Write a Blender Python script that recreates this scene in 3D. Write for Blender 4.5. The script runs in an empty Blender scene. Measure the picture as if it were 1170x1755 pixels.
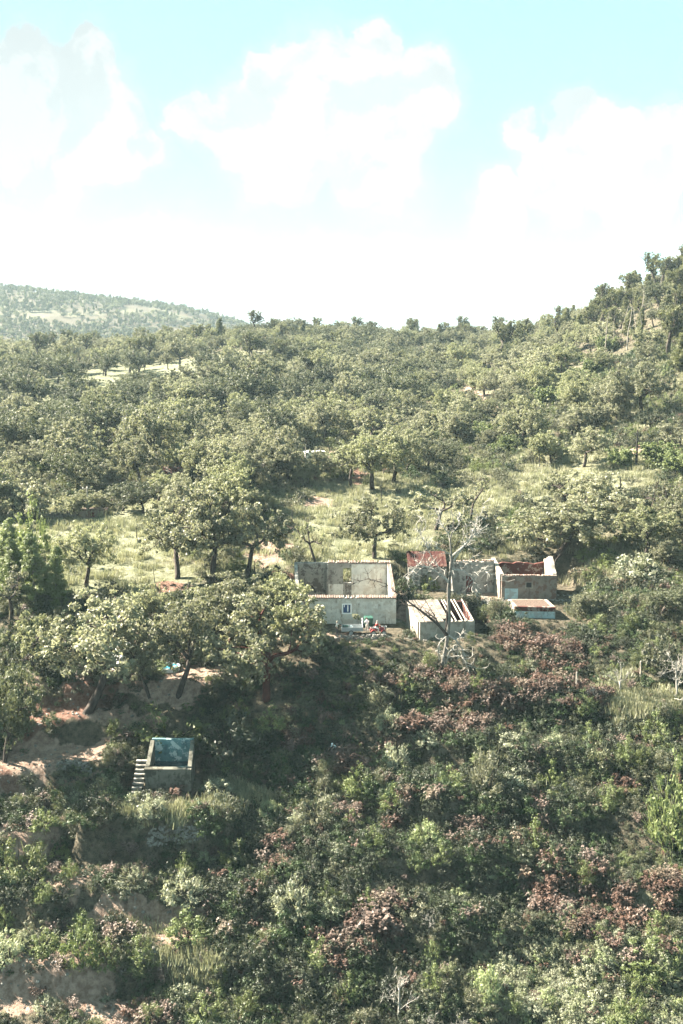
import bpy, math, random
import numpy as np
R = math.radians
S = bpy.context.scene
COL = S.collection

# ------------------------------------------------------------------ camera
FPX, CU, CV, CAMZ, PITCH = 1700.0, 585.0, 877.5, 33.0, R(9.3)
cam = bpy.data.objects.new('camera', bpy.data.cameras.new('camera'))
COL.objects.link(cam)
cam.location = (0, 0, CAMZ)
cam.rotation_euler = (R(90) - PITCH, 0, 0)
cam.data.sensor_fit = 'VERTICAL'
cam.data.sensor_height = 36
cam.data.lens = 36 * FPX / 1755
cam.data.clip_end = 20000
S.camera = cam
CP, SP = math.cos(PITCH), math.sin(PITCH)

def ray(u, v):
    a = (u - CU) / FPX; b = (CV - v) / FPX
    return np.array([a, CP + b * SP, -SP + b * CP])
def P(u, v, Y):                       # point of the sight line at world depth Y
    d = ray(u, v); k = Y / d[1]
    return (d[0] * k, Y, CAMZ + d[2] * k)
def proj(x, y, z):
    dz = z - CAMZ
    dep = y * CP - dz * SP
    up = y * SP + dz * CP
    return CU + FPX * x / dep, CV - FPX * up / dep, dep

# ------------------------------------------------------------------ light
SUN_EL, SUN_AZ = R(37), R(-67)        # azimuth from +Y towards +X
sx, sy, sz = math.sin(SUN_AZ) * math.cos(SUN_EL), math.cos(SUN_AZ) * math.cos(SUN_EL), math.sin(SUN_EL)
sun = bpy.data.objects.new('sun', bpy.data.lights.new('sun', 'SUN'))
COL.objects.link(sun)
sun.data.energy = 5.0; sun.data.angle = R(0.6); sun.data.color = (1.0, .90, .76)
from mathutils import Vector
sun.rotation_euler = Vector((-sx, -sy, -sz)).to_track_quat('-Z', 'Y').to_euler()
S.view_settings.view_transform = 'Standard'; S.view_settings.look = 'None'
S.view_settings.gamma = 1; S.view_settings.exposure = 3.2
S.cycles.max_bounces = 6; S.cycles.diffuse_bounces = 3; S.cycles.glossy_bounces = 2
S.cycles.transmission_bounces = 4; S.cycles.transparent_max_bounces = 8; S.cycles.volume_bounces = 0
S.cycles.use_denoising = True
S.cycles.caustics_reflective = False; S.cycles.caustics_refractive = False

class NT:
    def __init__(s, tree): s.t = tree; s.n = tree.nodes; s.l = tree.links
    def node(s, typ, **kw):
        nd = s.n.new(typ)
        for k, v in kw.items(): setattr(nd, k, v)
        return nd
    def set(s, sock, v):
        if isinstance(v, bpy.types.NodeSocket): s.l.new(v, sock)
        elif v is not None: sock.default_value = v
    def math(s, op, a, b=None, c=None, clamp=False):
        nd = s.node('ShaderNodeMath', operation=op, use_clamp=clamp)
        for i, v in enumerate((a, b, c)):
            if v is not None: s.set(nd.inputs[i], v)
        return nd.outputs[0]
    def vmath(s, op, a, b=None, sc=None):
        nd = s.node('ShaderNodeVectorMath', operation=op)
        s.set(nd.inputs[0], a)
        if b is not None: s.set(nd.inputs[1], b)
        if sc is not None: s.set(nd.inputs['Scale'], sc)
        return nd.outputs['Value'] if op in ('LENGTH', 'DISTANCE', 'DOT_PRODUCT') else nd.outputs[0]
    def noise(s, vec, scale, detail=4, rough=.55, out='Fac'):
        nd = s.node('ShaderNodeTexNoise'); s.set(nd.inputs['Vector'], vec)
        nd.inputs['Scale'].default_value = scale; nd.inputs['Detail'].default_value = detail
        nd.inputs['Roughness'].default_value = rough
        return nd.outputs[out]
    def mix(s, f, a, b, blend='MIX'):
        nd = s.node('ShaderNodeMix', data_type='RGBA', blend_type=blend)
        s.set(nd.inputs[0], f); s.set(nd.inputs[6], a); s.set(nd.inputs[7], b)
        return nd.outputs[2]
    def ramp(s, v, a, b, lo=0.0, hi=1.0, smooth=True):
        nd = s.node('ShaderNodeMapRange')
        if smooth: nd.interpolation_type = 'SMOOTHSTEP'
        s.set(nd.inputs[0], v)
        for i, x in enumerate((a, b, lo, hi)): nd.inputs[i + 1].default_value = x
        return nd.outputs[0]

def c4(c): return (c[0], c[1], c[2], 1.0)

# ------------------------------------------------------------------ sky with cumulus, laid out by world direction
def make_world():
    w = bpy.data.worlds.new('World'); S.world = w; w.use_nodes = True
    t = NT(w.node_tree)
    for n in list(t.n): t.n.remove(n)
    sky = t.node('ShaderNodeTexSky', sky_type='NISHITA', sun_disc=False, sun_elevation=SUN_EL, sun_rotation=SUN_AZ)
    sky.air_density = 1.0; sky.dust_density = 1.2; sky.ozone_density = 1.2
    tc = t.node('ShaderNodeTexCoord')
    d = t.vmath('NORMALIZE', tc.outputs['Generated'])
    # turbulence of the cloud edges
    n1 = t.noise(d, 7.0, 3, .5, 'Color'); n2 = t.noise(d, 24.0, 6, .6, 'Color')
    w1 = t.vmath('SCALE', t.vmath('SUBTRACT', n1, (.5, .5, .5)), sc=.085)
    w2 = t.vmath('SCALE', t.vmath('SUBTRACT', n2, (.5, .5, .5)), sc=.050)
    dd = t.vmath('ADD', d, t.vmath('ADD', w1, w2))
    blobs = [(615,75,58),(480,140,72),(700,165,105),(570,190,140),(440,225,110),(345,200,60),(650,275,112),(480,285,100),
             (35,120,80),(135,130,66),(20,210,115),(175,220,98),(235,250,66),(90,285,84),
             (990,230,62),(1060,255,85),(1160,250,85),(900,240,42),(960,310,78),(1110,320,95),(845,355,62),
             (60,405,72),(0,395,66),(110,435,70),(290,432,64),(210,455,62),(390,455,68),(510,470,66),(600,485,70),(690,455,58),(820,465,66),(900,490,80),
             (60,530,100),(250,555,100),(450,580,105),(650,590,100),(850,590,95),(1060,560,95),(1250,480,120),(1300,250,120),(-150,300,160),(-200,480,140)]
    rnd = random.Random(4)
    acc = None
    def add(c, r):
        nonlocal acc
        f = t.math('SUBTRACT', 1.0, t.math('DIVIDE', t.vmath('DISTANCE', dd, tuple(c)), r))
        acc = f if acc is None else t.math('SMOOTH_MAX', acc, f, .06)
    for u, v, r in blobs:
        c = ray(u, v); ln = np.linalg.norm(c); add(c / ln, r / FPX / ln * .96)
    sheet = t.math('MULTIPLY', t.math('SUBTRACT', t.noise(t.vmath('MULTIPLY', d, (1, 1, 2.2)), 3.2, 6, .58), .56), 3.0)
    behind = t.node('ShaderNodeSeparateXYZ'); t.set(behind.inputs[0], d)
    sheet = t.math('SUBTRACT', sheet, t.ramp(behind.outputs[1], .55, .8, 0, 2))   # scattered cloud over the rest of the sky
    m = t.math('MAXIMUM', acc, sheet)
    mask = t.ramp(m, .01, .17)
    veil = t.math('MULTIPLY', t.ramp(m, -.25, .1), .26)
    mask = t.math('MAXIMUM', mask, veil)
    # broken holes where the sky shows thinly through the cloud bodies
    hole = t.math('MULTIPLY', t.ramp(t.noise(d, 9.0, 5, .6), .56, .70), .30)
    mask = t.math('MULTIPLY', mask, t.math('SUBTRACT', 1.0, hole))
    low = t.ramp(behind.outputs[2], .11, .0, 0, .4)
    mask = t.math('MAXIMUM', mask, low)
    shade = t.math('MULTIPLY', t.ramp(t.noise(dd, 6.0, 6, .6), .36, .66), t.ramp(t.noise(dd, 2.6, 3, .5), .35, .6, .35, 1.0))
    lum = t.math('SUBTRACT', t.noise(dd, 11.0, 5, .55), t.noise(t.vmath('ADD', dd, (-.016, 0, .024)), 11.0, 5, .55))
    shade = t.math('ADD', t.math('MULTIPLY', shade, .6), t.ramp(lum, .02, -.10, 0, .75), clamp=True)
    cl = t.mix(shade, (1.97, 1.99, 1.96, 1), (1.42, 1.53, 1.55, 1))
    blue = t.mix(1.0, sky.outputs[0], (1.0, 1.12, 1.05, 1), 'MULTIPLY')
    blue = t.mix(.9, blue, (.97, 1.84, 1.98, 1))
    col = t.mix(mask, blue, cl)
    bg = t.node('ShaderNodeBackground'); t.set(bg.inputs[0], col); bg.inputs[1].default_value = 0.05
    out = t.node('ShaderNodeOutputWorld'); t.l.new(bg.outputs[0], out.inputs[0])
    w.cycles.sampling_method = 'MANUAL'; w.cycles.sample_map_resolution = 512
make_world()

# ------------------------------------------------------------------ object helpers
def link(o, parent=None):
    COL.objects.link(o)
    if parent is not None: o.parent = parent
    return o
def tag(o, label, cat, group=None, kind=None):
    if label: o['label'] = label
    if cat: o['category'] = cat
    if group: o['group'] = group
    if kind: o['kind'] = kind
    return o
def thing(name, label, cat, loc=(0, 0, 0), rz=0.0, group=None):
    o = bpy.data.objects.new(name, None); link(o)
    o.empty_display_size = .3
    o.location = loc; o.rotation_euler = (0, 0, rz)
    return tag(o, label, cat, group)
def copy_thing(root, loc, rot, sc, label, group, cat=None):
    r = root.copy(); link(r)
    r.location = loc; r.rotation_euler = rot; r.scale = sc
    r['label'] = label
    if group: r['group'] = group
    elif 'group' in r: del r['group']
    for ch in root.children:
        c = ch.copy(); link(c, r)
    return r

class MB:                                # plain mesh collector
    def __init__(s): s.v = []; s.f = []; s.t = []
    def poly(s, pts, t=0.5):
        i = len(s.v); s.v += [tuple(p) for p in pts]; s.f.append(tuple(range(i, i + len(pts)))); s.t.append(t)
    def hexa(s, p, t=0.5):               # 8 points: bottom ring 0-3, top ring 4-7
        i = len(s.v); s.v += [tuple(q) for q in p]
        for f in ((3,2,1,0),(4,5,6,7),(0,1,5,4),(1,2,6,5),(2,3,7,6),(3,0,4,7)):
            s.f.append(tuple(i + k for k in f)); s.t.append(t)
    def box(s, c, d, rz=0.0, t=0.5):
        ca, sa = math.cos(rz), math.sin(rz); q = []
        for z in (-1, 1):
            for x, y in ((-1,-1),(1,-1),(1,1),(-1,1)):
                px, py = x * d[0] / 2, y * d[1] / 2
                q.append((c[0] + px * ca - py * sa, c[1] + px * sa + py * ca, c[2] + z * d[2] / 2))
        s.hexa(q, t)
    def tube(s, pts, rad, n=6, t=0.5, cap=True):
        pts = [Vector(p) for p in pts]
        base = len(s.v); a = None
        for k, p in enumerate(pts):
            d = (pts[min(k + 1, len(pts) - 1)] - pts[max(k - 1, 0)])
            if d.length < 1e-9: d = Vector((0, 0, 1))
            d.normalize()
            if a is None:
                a = d.orthogonal().normalized()
            else:
                a = a - d * a.dot(d)
                a = a.normalized() if a.length > 1e-6 else d.orthogonal().normalized()
            b = d.cross(a); r = rad[k] if hasattr(rad, '__len__') else rad
            for j in range(n):
                an = 2 * math.pi * j / n
                s.v.append(tuple(p + (a * math.cos(an) + b * math.sin(an)) * r))
        for k in range(len(pts) - 1):
            for j in range(n):
                s.f.append((base + k*n + j, base + k*n + (j+1) % n, base + (k+1)*n + (j+1) % n, base + (k+1)*n + j)); s.t.append(t)
        if cap:
            s.f.append(tuple(base + j for j in range(n))[::-1]); s.t.append(t)
            s.f.append(tuple(base + (len(pts)-1)*n + j for j in range(n))); s.t.append(t)
    def mesh(s, name, mat, smooth=False):
        me = bpy.data.meshes.new(name); me.from_pydata(s.v, [], s.f)
        at = me.attributes.new('tint', 'FLOAT', 'FACE'); at.data.foreach_set('value', np.array(s.t, 'f'))
        if mat: me.materials.append(mat)
        if smooth: me.polygons.foreach_set('use_smooth', [True] * len(me.polygons))
        me.update(); return me
    def build(s, name, mat, parent=None, smooth=False):
        return link(bpy.data.objects.new(name, s.mesh(name, mat, smooth)), parent)

def quads_mesh(name, V, tint, mat, nrm=None):   # V: (n,4,3) leaf faces
    n = len(V); me = bpy.data.meshes.new(name)
    me.vertices.add(n * 4); me.vertices.foreach_set('co', V.reshape(-1).astype('f'))
    me.loops.add(n * 4); me.loops.foreach_set('vertex_index', np.arange(n * 4, dtype='i'))
    me.polygons.add(n); me.polygons.foreach_set('loop_start', np.arange(0, n * 4, 4, dtype='i'))
    me.polygons.foreach_set('loop_total', np.full(n, 4, 'i'))
    at = me.attributes.new('tint', 'FLOAT', 'FACE'); at.data.foreach_set('value', tint.astype('f'))
    me.materials.append(mat); me.update(calc_edges=True); return me

# ------------------------------------------------------------------ terrain
def vnoise(x, y, seed=0):
    xi = np.floor(x).astype(np.int64); yi = np.floor(y).astype(np.int64)
    fx = x - xi; fy = y - yi; fx = fx*fx*(3-2*fx); fy = fy*fy*(3-2*fy)
    def h(a, b):
        n = (a * 374761393 + b * 668265263 + seed * 1442695041) & 0x7fffffff
        n = ((n ^ (n >> 13)) * 1274126177) & 0x7fffffff
        return ((n ^ (n >> 16)) & 0xffff) / 65535.0
    return (h(xi,yi)*(1-fx)+h(xi+1,yi)*fx)*(1-fy) + (h(xi,yi+1)*(1-fx)+h(xi+1,yi+1)*fx)*fy
def fbm(x, y, seed=0, o=4):
    r = 0; a = .5
    for k in range(o):
        r = r + a * (vnoise(x, y, seed + k) - .5); x = x * 2.03; y = y * 2.03; a *= .5
    return r
def sstep(a, b, x):
    q = np.clip((x - a) / (b - a), 0, 1); return q*q*(3-2*q)

CTRL = {
 -250: [(1755,72),(1600,79),(1450,87),(1300,97),(1150,108),(1000,130),(900,158),(800,205),(700,285),(650,360),(618,520)],
 60: [(1755,73),(1600,79.5),(1450,87),(1300,97),(1200,103),(1100,113),(1000,128),(930,146),(880,161),(830,182),(780,208),(740,250),(690,295),(650,345),(622,440),(609,520)],
 300: [(1755,73.5),(1600,80),(1450,87.5),(1395,92),(1340,96),(1270,99),(1190,105),(1150,109),(1060,119),(1000,127.5),(950,138),(900,151),(850,168),(800,190),(750,228),(700,270),(650,325),(618,400),(593,465)],
 480: [(1755,73),(1600,79),(1450,86),(1375,93),(1300,97.5),(1200,103),(1120,108.5),(1068,117),(1000,126),(940,139),(880,158),(830,180),(780,207),(730,245),(680,288),(630,345),(596,400),(576,430)],
 640: [(1755,72),(1600,78),(1450,85),(1300,95),(1200,101),(1120,107),(1095,110.7),(1068,117.4),(1003,127),(950,138),(900,152),(850,170),(800,195),(760,218),(720,255),(690,285),(640,345),(605,405),(585,430)],
 800: [(1755,71),(1600,77),(1450,84),(1300,93.5),(1200,100),(1120,107),(1060,117),(1015,124),(960,134.5),(900,149),(850,166),(800,187),(750,214),(700,250),(650,305),(615,385),(587,470)],
 950: [(1755,70),(1600,77),(1450,84),(1300,92.5),(1200,99),(1130,106),(1065,117),(1024,124),(960,133),(900,145),(850,159),(800,177),(750,198),(700,224),(650,262),(605,325),(572,400)],
 1100: [(1755,69),(1600,76),(1450,83),(1300,91),(1200,97),(1130,103.5),(1060,112.5),(1000,121.5),(950,131),(900,142),(850,154),(800,168),(750,184),(700,203),(650,227),(600,257),(550,295),(512,335)],
 1250: [(1755,68),(1600,75),(1450,82),(1300,90),(1150,101),(1000,120),(900,139),(800,162),(700,190),(600,228),(520,272),(455,320)],
 1600: [(1755,68),(1450,82),(1300,90),(1150,101),(1000,119),(900,137),(800,159),(700,186),(600,218),(450,285),(390,330)],
}
pts = []
for u, L in CTRL.items():
    for v, Y in L:
        x, y, z = P(u, v, Y); pts.append((x / y, math.log(y), z))
for tt in np.linspace(-.7, .75, 9):
    pts.append((tt, math.log(46), -33)); pts.append((tt, math.log(660), 4 + 14 * max(0, tt)))
pts = np.array(pts); KT, KL = 2.2, 1.0
def _u(r2): return np.where(r2 > 0, .5 * r2 * np.log(np.maximum(r2, 1e-12)), 0)
def _fit():
    A = pts[:, :2] * (KT, KL); n = len(A)
    r2 = ((A[:, None] - A[None]) ** 2).sum(-1)
    M = np.zeros((n + 3, n + 3)); M[:n, :n] = _u(r2) + np.eye(n) * 2e-4
    Q = np.c_[np.ones(n), A]; M[:n, n:] = Q; M[n:, :n] = Q.T
    # work with heights relative to a sight line so far errors stay small
    return A, np.linalg.solve(M, np.r_[pts[:, 2], 0, 0, 0])
TA, TW = _fit()
def rbf(x, y):
    q = np.stack([np.clip(x / y, -1.1, 1.1) * KT, np.log(np.clip(y, 40, 680)) * KL], -1)
    out = np.zeros(q.shape[:-1]); n = len(TA)
    for k in range(n):
        out += TW[k] * _u((q[..., 0] - TA[k, 0]) ** 2 + (q[..., 1] - TA[k, 1]) ** 2)
    return out + TW[n] + TW[n+1] * q[..., 0] + TW[n+2] * q[..., 1]
MU = np.array([-700,-300,0,60,150,250,340,420,470,560,700,760,830,880,960,1200,1700,2600.])
MV = np.array([470,480,489,492,502,513,527,549,562,585,600,585,574,580,600,600,560,540.])
PADS = [  # x0,x1,y0,y1,z,blend
 (-7.5, 8.0, 111.0, 127.5, 0.0, 1.6), (8.5, 17.5, 111.8, 120.0, -0.6, 1.5), (7.8, 30.5, 121.8, 133.0, 1.5, 2.2), (20.0, 29.0, 115.2, 120.5, 0.7, 1.5),
 (-30.0, -13.0, 105.0, 112.5, -3.1, 1.8), (-19.8, -14.9, 93.0, 97.2, -10.2, 1.0), (-24.5, -11, 88.5, 92.6, -10.5, 1.6)]
def ground(x, y):
    x = np.asarray(x, float); y = np.asarray(y, float); x, y = np.broadcast_arrays(x, y)
    z = rbf(x, y)
    amp = np.clip((y - 100) / 200, .25, 1.3)
    z = z + amp * (fbm(x / 26, y / 26, 3) * 3.2) * sstep(125, 170, y)
    z = z + fbm(x / 8, y / 8, 9) * 2.2 * (1 - .6 * sstep(108, 125, y)) + fbm(x / 1.9, y / 1.9, 21, 3) * .55
    # old cultivation terraces on the near slope
    ph = (z + 1.2 * fbm(x / 22, y / 22, 5)) / 3.1
    st = (ph - np.floor(ph)); ter = (sstep(.62, 1.0, st) - st) * 3.1
    z = z + ter * .75 * (1 - sstep(103, 108, y)) * sstep(-.5, 0, np.sin(x / 9.0 + y / 17) + .6)
    for x0, x1, y0, y1, pz, bl in PADS:
        dx = np.maximum(np.maximum(x0 - x, x - x1), 0); dy = np.maximum(np.maximum(y0 - y, y - y1), 0)
        w = 1 - sstep(0, bl, np.hypot(dx, dy)); z = z * (1 - w) + (pz + .04 * fbm(x, y, 2)) * w
    # far valley and mountains
    u = CU + FPX * (x / y) * CP
    ms = np.interp(u, MU, MV) + 8 * np.interp(u, (0, 600, 760, 1000), (1, 1, .35, .3))
    tn = ((CV - ms) / FPX); tn = (tn * CP - SP) / (CP + tn * SP)
    Yr = 1500 + 700 * sstep(560, 800, u)
    top = CAMZ + tn * Yr
    b = np.exp(-((y - Yr) / (Yr * .27)) ** 2)
    far = 6 + (np.maximum(top, 8) - 6) * b + b * 26 * fbm(x / 230, y / 260, 40) * (1 - np.exp(-((y - Yr) / 160) ** 2) * .8) + fbm(x / 60, y / 60, 41) * 5
    w = sstep(560, 760, y)
    return z * (1 - w) + far * w
_Y = np.geomspace(48, 3800, 2600)
def hit(u, v):
    d = ray(u, v); xs = d[0] / d[1] * _Y; zs = CAMZ + d[2] / d[1] * _Y
    g = ground(xs, _Y); i = np.argmax(zs < g)
    if i == 0: return None
    a = (zs[i-1] - g[i-1]) / ((zs[i-1] - g[i-1]) - (zs[i] - g[i]) + 1e-9)
    y = _Y[i-1] + a * (_Y[i] - _Y[i-1]); x = d[0] / d[1] * y
    return Vector((x, y, float(ground(x, y))))
def G(x, y): return float(ground(x, y))
# ------------------------------------------------------------------ materials
def new_mat(name):
    m = bpy.data.materials.new(name); m.use_nodes = True; t = NT(m.node_tree)
    for n in list(t.n): t.n.remove(n)
    out = t.node('ShaderNodeOutputMaterial'); return m, t, out
def principled(t, out, col, rough=.85, spec=.3, bump=None, bstr=.5, bdist=.05, metal=0):
    p = t.node('ShaderNodeBsdfPrincipled'); t.set(p.inputs['Base Color'], col); t.set(p.inputs['Roughness'], rough)
    p.inputs['Specular IOR Level'].default_value = spec; p.inputs['Metallic'].default_value = metal
    if bump is not None:
        b = t.node('ShaderNodeBump'); t.set(b.inputs['Height'], bump); b.inputs['Strength'].default_value = bstr
        b.inputs['Distance'].default_value = bdist; t.l.new(b.outputs[0], p.inputs['Normal'])
    t.l.new(p.outputs[0], out.inputs[0]); return p
def plain(name, col, rough=.7, var=.25, scale=3.0, spec=.3, metal=0):
    m, t, out = new_mat(name); g = t.node('ShaderNodeNewGeometry')
    n = t.noise(g.outputs['Position'], scale, 4, .6)
    a = tuple(c * (1 - var) for c in col); b = tuple(min(1, c * (1 + var)) for c in col)
    principled(t, out, t.mix(t.ramp(n, .3, .7), c4(a), c4(b)), rough, spec, metal=metal); return m
def leaf_mat(name, dark, light, trans=.35, hue=None, obj_var=.75):
    m, t, out = new_mat(name)
    a = t.node('ShaderNodeAttribute', attribute_name='tint'); oi = t.node('ShaderNodeObjectInfo')
    f = t.math('ADD', t.math('MULTIPLY', a.outputs['Fac'], 1 - obj_var * .5), t.math('MULTIPLY', t.math('SUBTRACT', oi.outputs['Random'], .35), obj_var * .6), clamp=True)
    col = t.mix(f, c4(dark), c4(light))
    if hue:
        r2 = t.math('FRACT', t.math('MULTIPLY', oi.outputs['Random'], 7.31))
        col = t.mix(t.math('MULTIPLY', t.ramp(r2, .45, 1.0), .75), col, c4(hue))
    p = t.node('ShaderNodeBsdfPrincipled'); t.set(p.inputs['Base Color'], col); p.inputs['Roughness'].default_value = .55
    p.inputs['Specular IOR Level'].default_value = .35
    tr = t.node('ShaderNodeBsdfTranslucent'); t.set(tr.inputs[0], t.mix(1.0, col, (1.12, 1.14, .88, 1), 'MULTIPLY'))
    mx = t.node('ShaderNodeMixShader'); mx.inputs[0].default_value = trans
    t.l.new(p.outputs[0], mx.inputs[1]); t.l.new(tr.outputs[0], mx.inputs[2]); t.l.new(mx.outputs[0], out.inputs[0]); return m

M = {}
M['oak'] = leaf_mat('cork_oak_leaves', (.085,.088,.055), (.35,.348,.245), .44, (.21,.222,.12))
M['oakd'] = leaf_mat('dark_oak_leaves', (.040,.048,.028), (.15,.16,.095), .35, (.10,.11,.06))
M['pine'] = leaf_mat('pine_needles', (.065,.072,.03), (.21,.215,.10), .35, (.12,.13,.05))
M['lime'] = leaf_mat('bright_green_leaves', (.085,.11,.04), (.22,.255,.11), .36, (.14,.17,.075))
M['scrub'] = leaf_mat('dark_scrub_leaves', (.020,.027,.017), (.075,.085,.048), .22, (.05,.085,.028))
M['scrubmid'] = leaf_mat('mid_scrub_leaves', (.045,.048,.030), (.215,.215,.14), .28, (.11,.135,.045))
M['pale'] = leaf_mat('pale_shrub_leaves', (.15,.16,.11), (.42,.43,.32), .35, (.28,.33,.16))
M['fern'] = leaf_mat('rusty_bracken_fronds', (.04,.024,.018), (.17,.10,.072), .25, (.09,.055,.042))
M['ferng'] = leaf_mat('pink_brown_twigs', (.06,.043,.035), (.23,.17,.14), .2, (.16,.13,.09))
M['grass'] = leaf_mat('dry_green_grass', (.145,.150,.09), (.36,.36,.25), .3, (.24,.23,.15))
def bark(name, a, b):
    m, t, out = new_mat(name); tc = t.node('ShaderNodeTexCoord')
    n = t.noise(t.vmath('MULTIPLY', tc.outputs['Object'], (6, 6, 1.5)), 1.0, 5, .65)
    principled(t, out, t.mix(t.ramp(n, .3, .7), c4(a), c4(b)), .9, .2, n, .6, .05); return m
M['bark'] = bark('dark_cork_bark', (.018,.014,.012), (.075,.060,.050))
M['barkred'] = bark('stripped_red_cork_trunk', (.035,.012,.009), (.09,.026,.018))
M['dead'] = bark('bleached_dead_wood', (.15,.14,.12), (.42,.395,.35))
M['barkpale'] = bark('pale_grey_trunk', (.14,.12,.10), (.34,.31,.26))
M['char'] = bark('charred_wood', (.010,.009,.009), (.04,.034,.03))

def ground_mat():
    m, t, out = new_mat('hillside_soil_and_grass'); g = t.node('ShaderNodeNewGeometry'); pos = g.outputs['Position']
    z = t.node('ShaderNodeVertexColor', layer_name='zone'); sep = t.node('ShaderNodeSeparateColor'); t.l.new(z.outputs[0], sep.inputs[0])
    n1 = t.noise(pos, .35, 6, .65); n2 = t.noise(pos, 1.7, 6, .7); n3 = t.noise(pos, 6.0, 4, .7)
    grass = t.mix(t.ramp(n1, .35, .65), (.13,.138,.078,1), (.27,.27,.18,1))
    grass = t.mix(t.ramp(n2, .35, .7), t.mix(.6, grass, (.06,.066,.036,1)), grass)
    scrub = t.mix(t.ramp(n2, .3, .7), (.030,.028,.019,1), (.125,.105,.075,1))
    earth = t.mix(t.ramp(n2, .3, .7), (.14,.092,.068,1), (.32,.24,.19,1))
    red = t.mix(t.ramp(n2, .3, .7), (.09,.045,.032,1), (.20,.125,.095,1))
    col = t.mix(t.math('MULTIPLY', sep.outputs[0], 1.0), scrub, grass)
    col = t.mix(t.ramp(t.math('ADD', sep.outputs[1], t.math('MULTIPLY', t.math('SUBTRACT', n2, .5), .7)), .35, .6), col, earth)
    col = t.mix(t.ramp(t.math('ADD', sep.outputs[2], t.math('MULTIPLY', t.math('SUBTRACT', n2, .5), .7)), .35, .6), col, red)
    h = t.math('ADD', n2, t.math('MULTIPLY', n3, .5))
    principled(t, out, col, .95, .1, h, .9, .35); return m
M['ground'] = ground_mat()

# zones of ground cover: (u, v, ru, rv, strength) seen from above, turned into world discs
ZG = [(220,930,130,75,1),(160,980,90,40,1),(260,1000,80,40,.9),(40,900,70,40,1),(590,950,110,45,1),(560,900,80,40,.9),(680,930,80,40,.8),(450,970,50,30,.7),
      (640,860,120,50,.8),(760,800,100,40,.6),(900,760,120,60,.55),(1050,700,130,60,.35),(1000,820,150,60,.7),(1130,620,100,50,.2),(800,870,110,40,.7),
      (330,1400,130,28,1),(420,1360,80,25,.8),(1120,1210,90,35,1),(1040,1170,60,20,.6),(700,1068,30,20,.8),(850,1200,60,12,.4),
      (980,1700,150,40,.5),(1120,1560,90,60,.5),(260,1590,80,22,.8),(330,1640,90,25,.6),(200,660,180,40,.8),(330,640,120,30,.8),(240,655,150,30,1.0),(120,672,90,18,.9),(1000,830,120,26,.9),(90,640,120,20,.5),(40,940,120,90,.9)]
ZE = [(40,1430,60,36,.8),(120,1500,70,26,.7),(215,1570,110,30,1),(70,1690,130,60,.95),(180,1725,90,36,.8),(300,1600,70,22,.8),(500,1480,40,20,.6),(620,1310,50,14,.7),(70,1285,140,44,1),(200,1215,70,20,1),(240,1245,50,10,.9),(100,1180,60,16,.7),(340,1130,60,12,1),(230,1165,40,10,.8),(180,1275,70,12,1),(330,1160,60,20,1),(300,1170,90,16,.9),(420,1160,60,10,.8),(200,1140,50,16,.9),(500,1093,40,10,1),(580,1090,40,10,1),(450,950,40,28,.8),(480,920,25,40,.7),
      (250,1580,70,20,.8),(60,1690,90,45,.7),(150,1640,50,25,.6),(30,1350,50,25,1),(40,1480,60,18,.6),(700,1050,25,18,.8),(550,780,40,14,1),(530,860,50,12,.8),(820,1035,70,22,.7),(830,690,18,40,.7),
      (300,1330,40,8,.4),(480,1480,40,16,.4),(770,1090,60,10,.3),(110,1350,80,20,.6),(290,1130,140,26,.7),(1110,770,30,10,.8)]
ZR = [(60,1235,60,28,.9),(110,1200,60,26,.9),(295,1003,34,9,.6),(488,996,26,18,1),(340,1060,40,30,.5),(160,1180,60,20,.7),(20,1330,30,20,.6),(610,815,25,18,.7),(730,1060,20,10,.2)]
def discs(Z):
    out = []
    for u, v, ru, rv, s in Z:
        p = hit(u, v); a = hit(u, v - rv) or p; b = hit(u, v + rv) or p
        if p is None: continue
        out.append((p.x, (a.y + b.y) / 2, ru / FPX * p.y * 1.03, max(.8, (a.y - b.y) / 2), s))
    return out
DG, DE, DR = discs(ZG), discs(ZE), discs(ZR)
def zone(x, y, D):
    r = np.zeros(np.shape(x)); wx = x + fbm(x / 4, y / 4, 71) * 5; wy = y + fbm(x / 4, y / 4, 72) * 5
    for cx, cy, rx, ry, s in D:
        q = np.hypot((wx - cx) / rx, (wy - cy) / ry); r = np.maximum(r, s * (1 - sstep(.7, 1.15, q)))
    return r

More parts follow.
